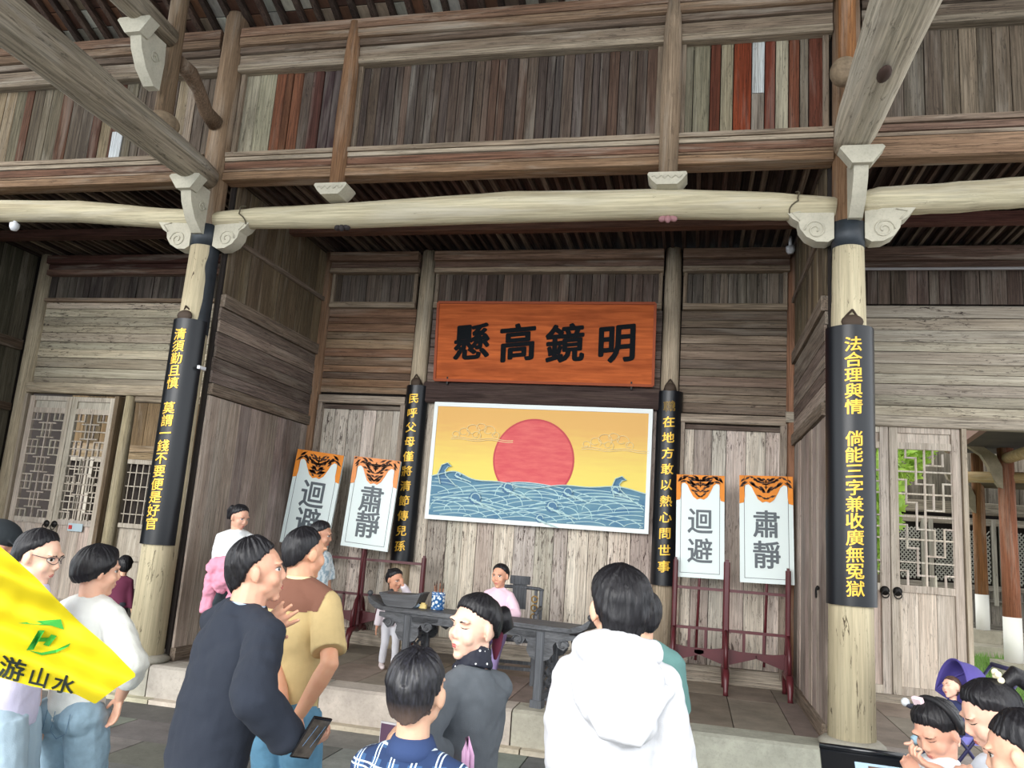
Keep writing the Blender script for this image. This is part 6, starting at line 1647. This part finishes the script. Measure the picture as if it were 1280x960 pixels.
# local frame: +Y front (towards which the hood opens), up Z
b = MB(); vs = []; fs = []; na, nbb = 20, 24
zc = .80; R0 = .235
for i in range(na+1):
    al = radians(-35+118*i/na)          # sweep from the back up and over to the front
    for j in range(nbb+1):
        be = pi*j/nbb; rr_ = R0*(1+.03*cos(al*7))
        q_ = Vector((-rr_*cos(be)*.95, -cos(al)*0, 0)); 
        r_ = rr_*sin(be); vs.append(Vector((-rr_*.95*cos(be), -r_*cos(al)*1.15, zc+r_*sin(al)*1.05)))
fs = [(i*(nbb+1)+j, (i+1)*(nbb+1)+j, (i+1)*(nbb+1)+j+1, i*(nbb+1)+j+1) for i in range(na) for j in range(nbb)]
hood_ = S_(b.add(vs, fs), 'hood', m_pur); 
sol = hood_.modifiers.new('s', 'SOLIDIFY'); sol.thickness = .006
for al in (-35, 5, 45, 83):
    a = radians(al); S_(MB().tube([(-R0*.96*cos(pi*j/20), -R0*1.16*sin(pi*j/20)*cos(a), zc+R0*1.06*sin(pi*j/20)*sin(a)) for j in range(21)], .007, 6), 'hood_rib', m_pur)
S_(MB().cbox((0, .02, .55), (.36, .34, .05), .03).box((0, -.2, .68), (.34, .05, .30), Matrix.Rotation(D(25), 3, 'X')), 'seat', m_pur2, False)
for x in (-.2, .2):
    S_(MB().tube([(x, -.38, 1.0), (x, -.2, .75), (x, .28, .14)], [.012]*3, 8), 'frame_tube'); S_(MB().tube([(x, -.28, .12), (x, .0, .5), (x, .1, .62)], [.012]*3, 8), 'frame_tube')
    for y in (-.28, .30):
        w_ = S_(MB().tube([(x-.02, y, .09), (x+.02, y, .09)], [.09, .09], 20), 'wheel', plain('wheel rubber', (34, 34, 36), .8)); 
        MB().tube([(x-.024, y, .09), (x+.024, y, .09)], [.055, .055], 16).build('hub', plain('wheel hub', (170, 172, 180), .5), w_, True, local=True)
S_(MB().tube([(-.22, -.40, 1.01), (.22, -.40, 1.01)], [.016, .016], 10), 'push_handle', plain('handle foam', (58, 54, 92), .8))
S_(MB().tube([(-.2, .12, .68), (-.12, .26, .70), (.12, .26, .70), (.2, .12, .68)], [.014]*4, 8), 'bumper_bar', plain('bumper', (40, 44, 70), .6))
S_(MB().ell((.1, .27, .72), (.03, .03, .03), 12, 8), 'toy_knob', plain('toy white', (220, 224, 226), .5))
p = Person('baby in dark blue clothes lying in the stroller', px(1189, 858, 5.42), ground=.25, yaw=D(105), hyaw=D(120), hpitch=D(8), hroll=D(12), vox=.006, skin=(238, 192, 168), hs=.92, h=.62, sit=.60)
for sd in (-1, 1): p.leg(sd, (sd*.07, .27, .24), (0, .3, 1))
p.make_body(False); p.face(eyes='closed'); p.hair({0: 38, 60: 26, 90: 10, 120: -10, 180: -30}, (.002, .004), hair_mat((70, 52, 44)), seed=60)
p.top(plain('dark blue baby top', (38, 46, 84), .9), 'romper_top', .0, 1.3, slw=1.3); p.trousers(plain('pale blue baby trousers', (158, 190, 206), .9), 1.2)

# ------------------------------------------------------------------ information stand
ig = thing('information_stand', 'low black framed information stand with a pale blue printed panel, bottom right', 'stand', px(1088, 975, 3.3))
i0 = Vector((ig.location.x, ig.location.y, 0)); ig.location = i0
A_ = px(1028, 936, 3.35)-i0; B_ = px(1150, 950, 3.25)-i0; B_.z = A_.z; ud = (B_-A_).normalized(); dn = Vector((ud.y, -ud.x, -.75)).normalized()
if dn.y > 0: dn = Vector((-ud.y, ud.x, -.75)).normalized()
nn = ud.cross(dn).normalized(); nn = nn if nn.z > 0 else -nn
W_ = (B_-A_).length; Hh_ = .34
def onp(a, b_, c=0): return A_+ud*a+dn*b_+nn*c
def sheet(name, a0, a1, b0, b1, c, th, mat):
    Q = [onp(a0, b0, c), onp(a1, b0, c), onp(a1, b1, c), onp(a0, b1, c)]; Q2 = [v-nn*th for v in Q]
    MB().add(Q+Q2, [(0, 1, 2, 3), (7, 6, 5, 4), (0, 4, 5, 1), (1, 5, 6, 2), (2, 6, 7, 3), (3, 7, 4, 0)]).build(name, mat, ig, local=True)
m_bk = plain('glossy black frame', (24, 26, 30), .2, spec=.6)
sheet('frame_board', -.01, W_+.01, -.01, Hh_, 0, .02, m_bk)
sheet('printed_panel', .12, W_-.05, .045, Hh_-.04, .003, .002, plain('pale blue print', (176, 202, 222), .4))
sheet('print_photo', .17, .24, .06, .12, .005, .001, plain('print photo brown', (104, 84, 74), .4)); sheet('print_photo', .27, .33, .065, .12, .005, .001, plain('print photo yellow', (222, 206, 70), .4))
for k in range(4): sheet('print_line', .16, W_-.09, .15+.025*k, .158+.025*k, .005, .001, plain('print grey', (110, 126, 140), .5))
MB().tube([onp(-.012, -.012, .006), onp(W_+.012, -.012, .006)], [.012, .012], 10).build('frame_rim', m_bk, ig, True, local=True)
for a in (.04, W_-.04):
    q0_ = onp(a, .12, -.02); MB().bar(q0_, (q0_.x, q0_.y, 0), .03).box((q0_.x, q0_.y, .01), (.12, .26, .02)).build('leg', m_bk, ig, local=True)

# ------------------------------------------------------------------ small fittings
m_cam = plain('white camera plastic', (226, 228, 232), .4)
for (u, v, Y, z_top, lab) in ((18, 283, YC, None, 'small white dome camera under the left log'), (988, 312, 8.75, None, 'small white dome camera in the right corner of the porch')):
    c = at(u, v, Y=Y); t = thing('security_camera', lab, 'camera', c)
    MB().lathe((0, 0, 0), [(.0, -.05), (.03, -.045), (.045, -.02), (.05, .0), (.05, .03), (.03, .04)], 20).build('dome', m_cam, t, True, local=True)
    MB().lathe((0, 0, 0), [(.02, .03), (.02, (ZCEIL+.03-c.z) if Y > 8 else .10)], 10).build('mount', m_cam, t, True, local=True)
for (u, v, lab, col_) in ((428, 284, 'small dark iron hook fitting under the long log, left', (40, 34, 34)), (835, 273, 'small dusty pink cloth knot hanging under the long log, right', (150, 108, 110))):
    c = at(u, v, Y=YC-.02); t = thing('hanging_fitting', lab, 'fitting', c)
    for s_ in (-1, 1): MB().ell((s_*.045, 0, 0), (.04, .03, .03), 12, 8, Matrix.Rotation(s_*.5, 3, 'Y')).build('wing', plain('fitting %d' % col_[0], col_, .8), t, True, local=True)
    MB().ell((0, -.01, -.01), (.028, .03, .036), 12, 8).build('knot', plain('fitting %d' % col_[0], col_, .8), t, True, local=True)
c = at(252, 460, X=PL+.06); o = MB().box(c, (.03, .10, .03)).build('switch_box', m_cam); prop(o, 'small white switch on the left partition beside the column', 'switch')
t = thing('door_ring_pull', 'iron ring pull on the right partition wall', 'handle', (PR-.06, 7.17, 1.41))
MB().tube([(-.012, .03*cos(a), -.02+.04*sin(a)) for a in [i*pi/8 for i in range(17)]], .006, 6).ell((0, 0, .02), (.014, .02, .02), 10, 8).build('ring', m_iron, t, True, local=True)
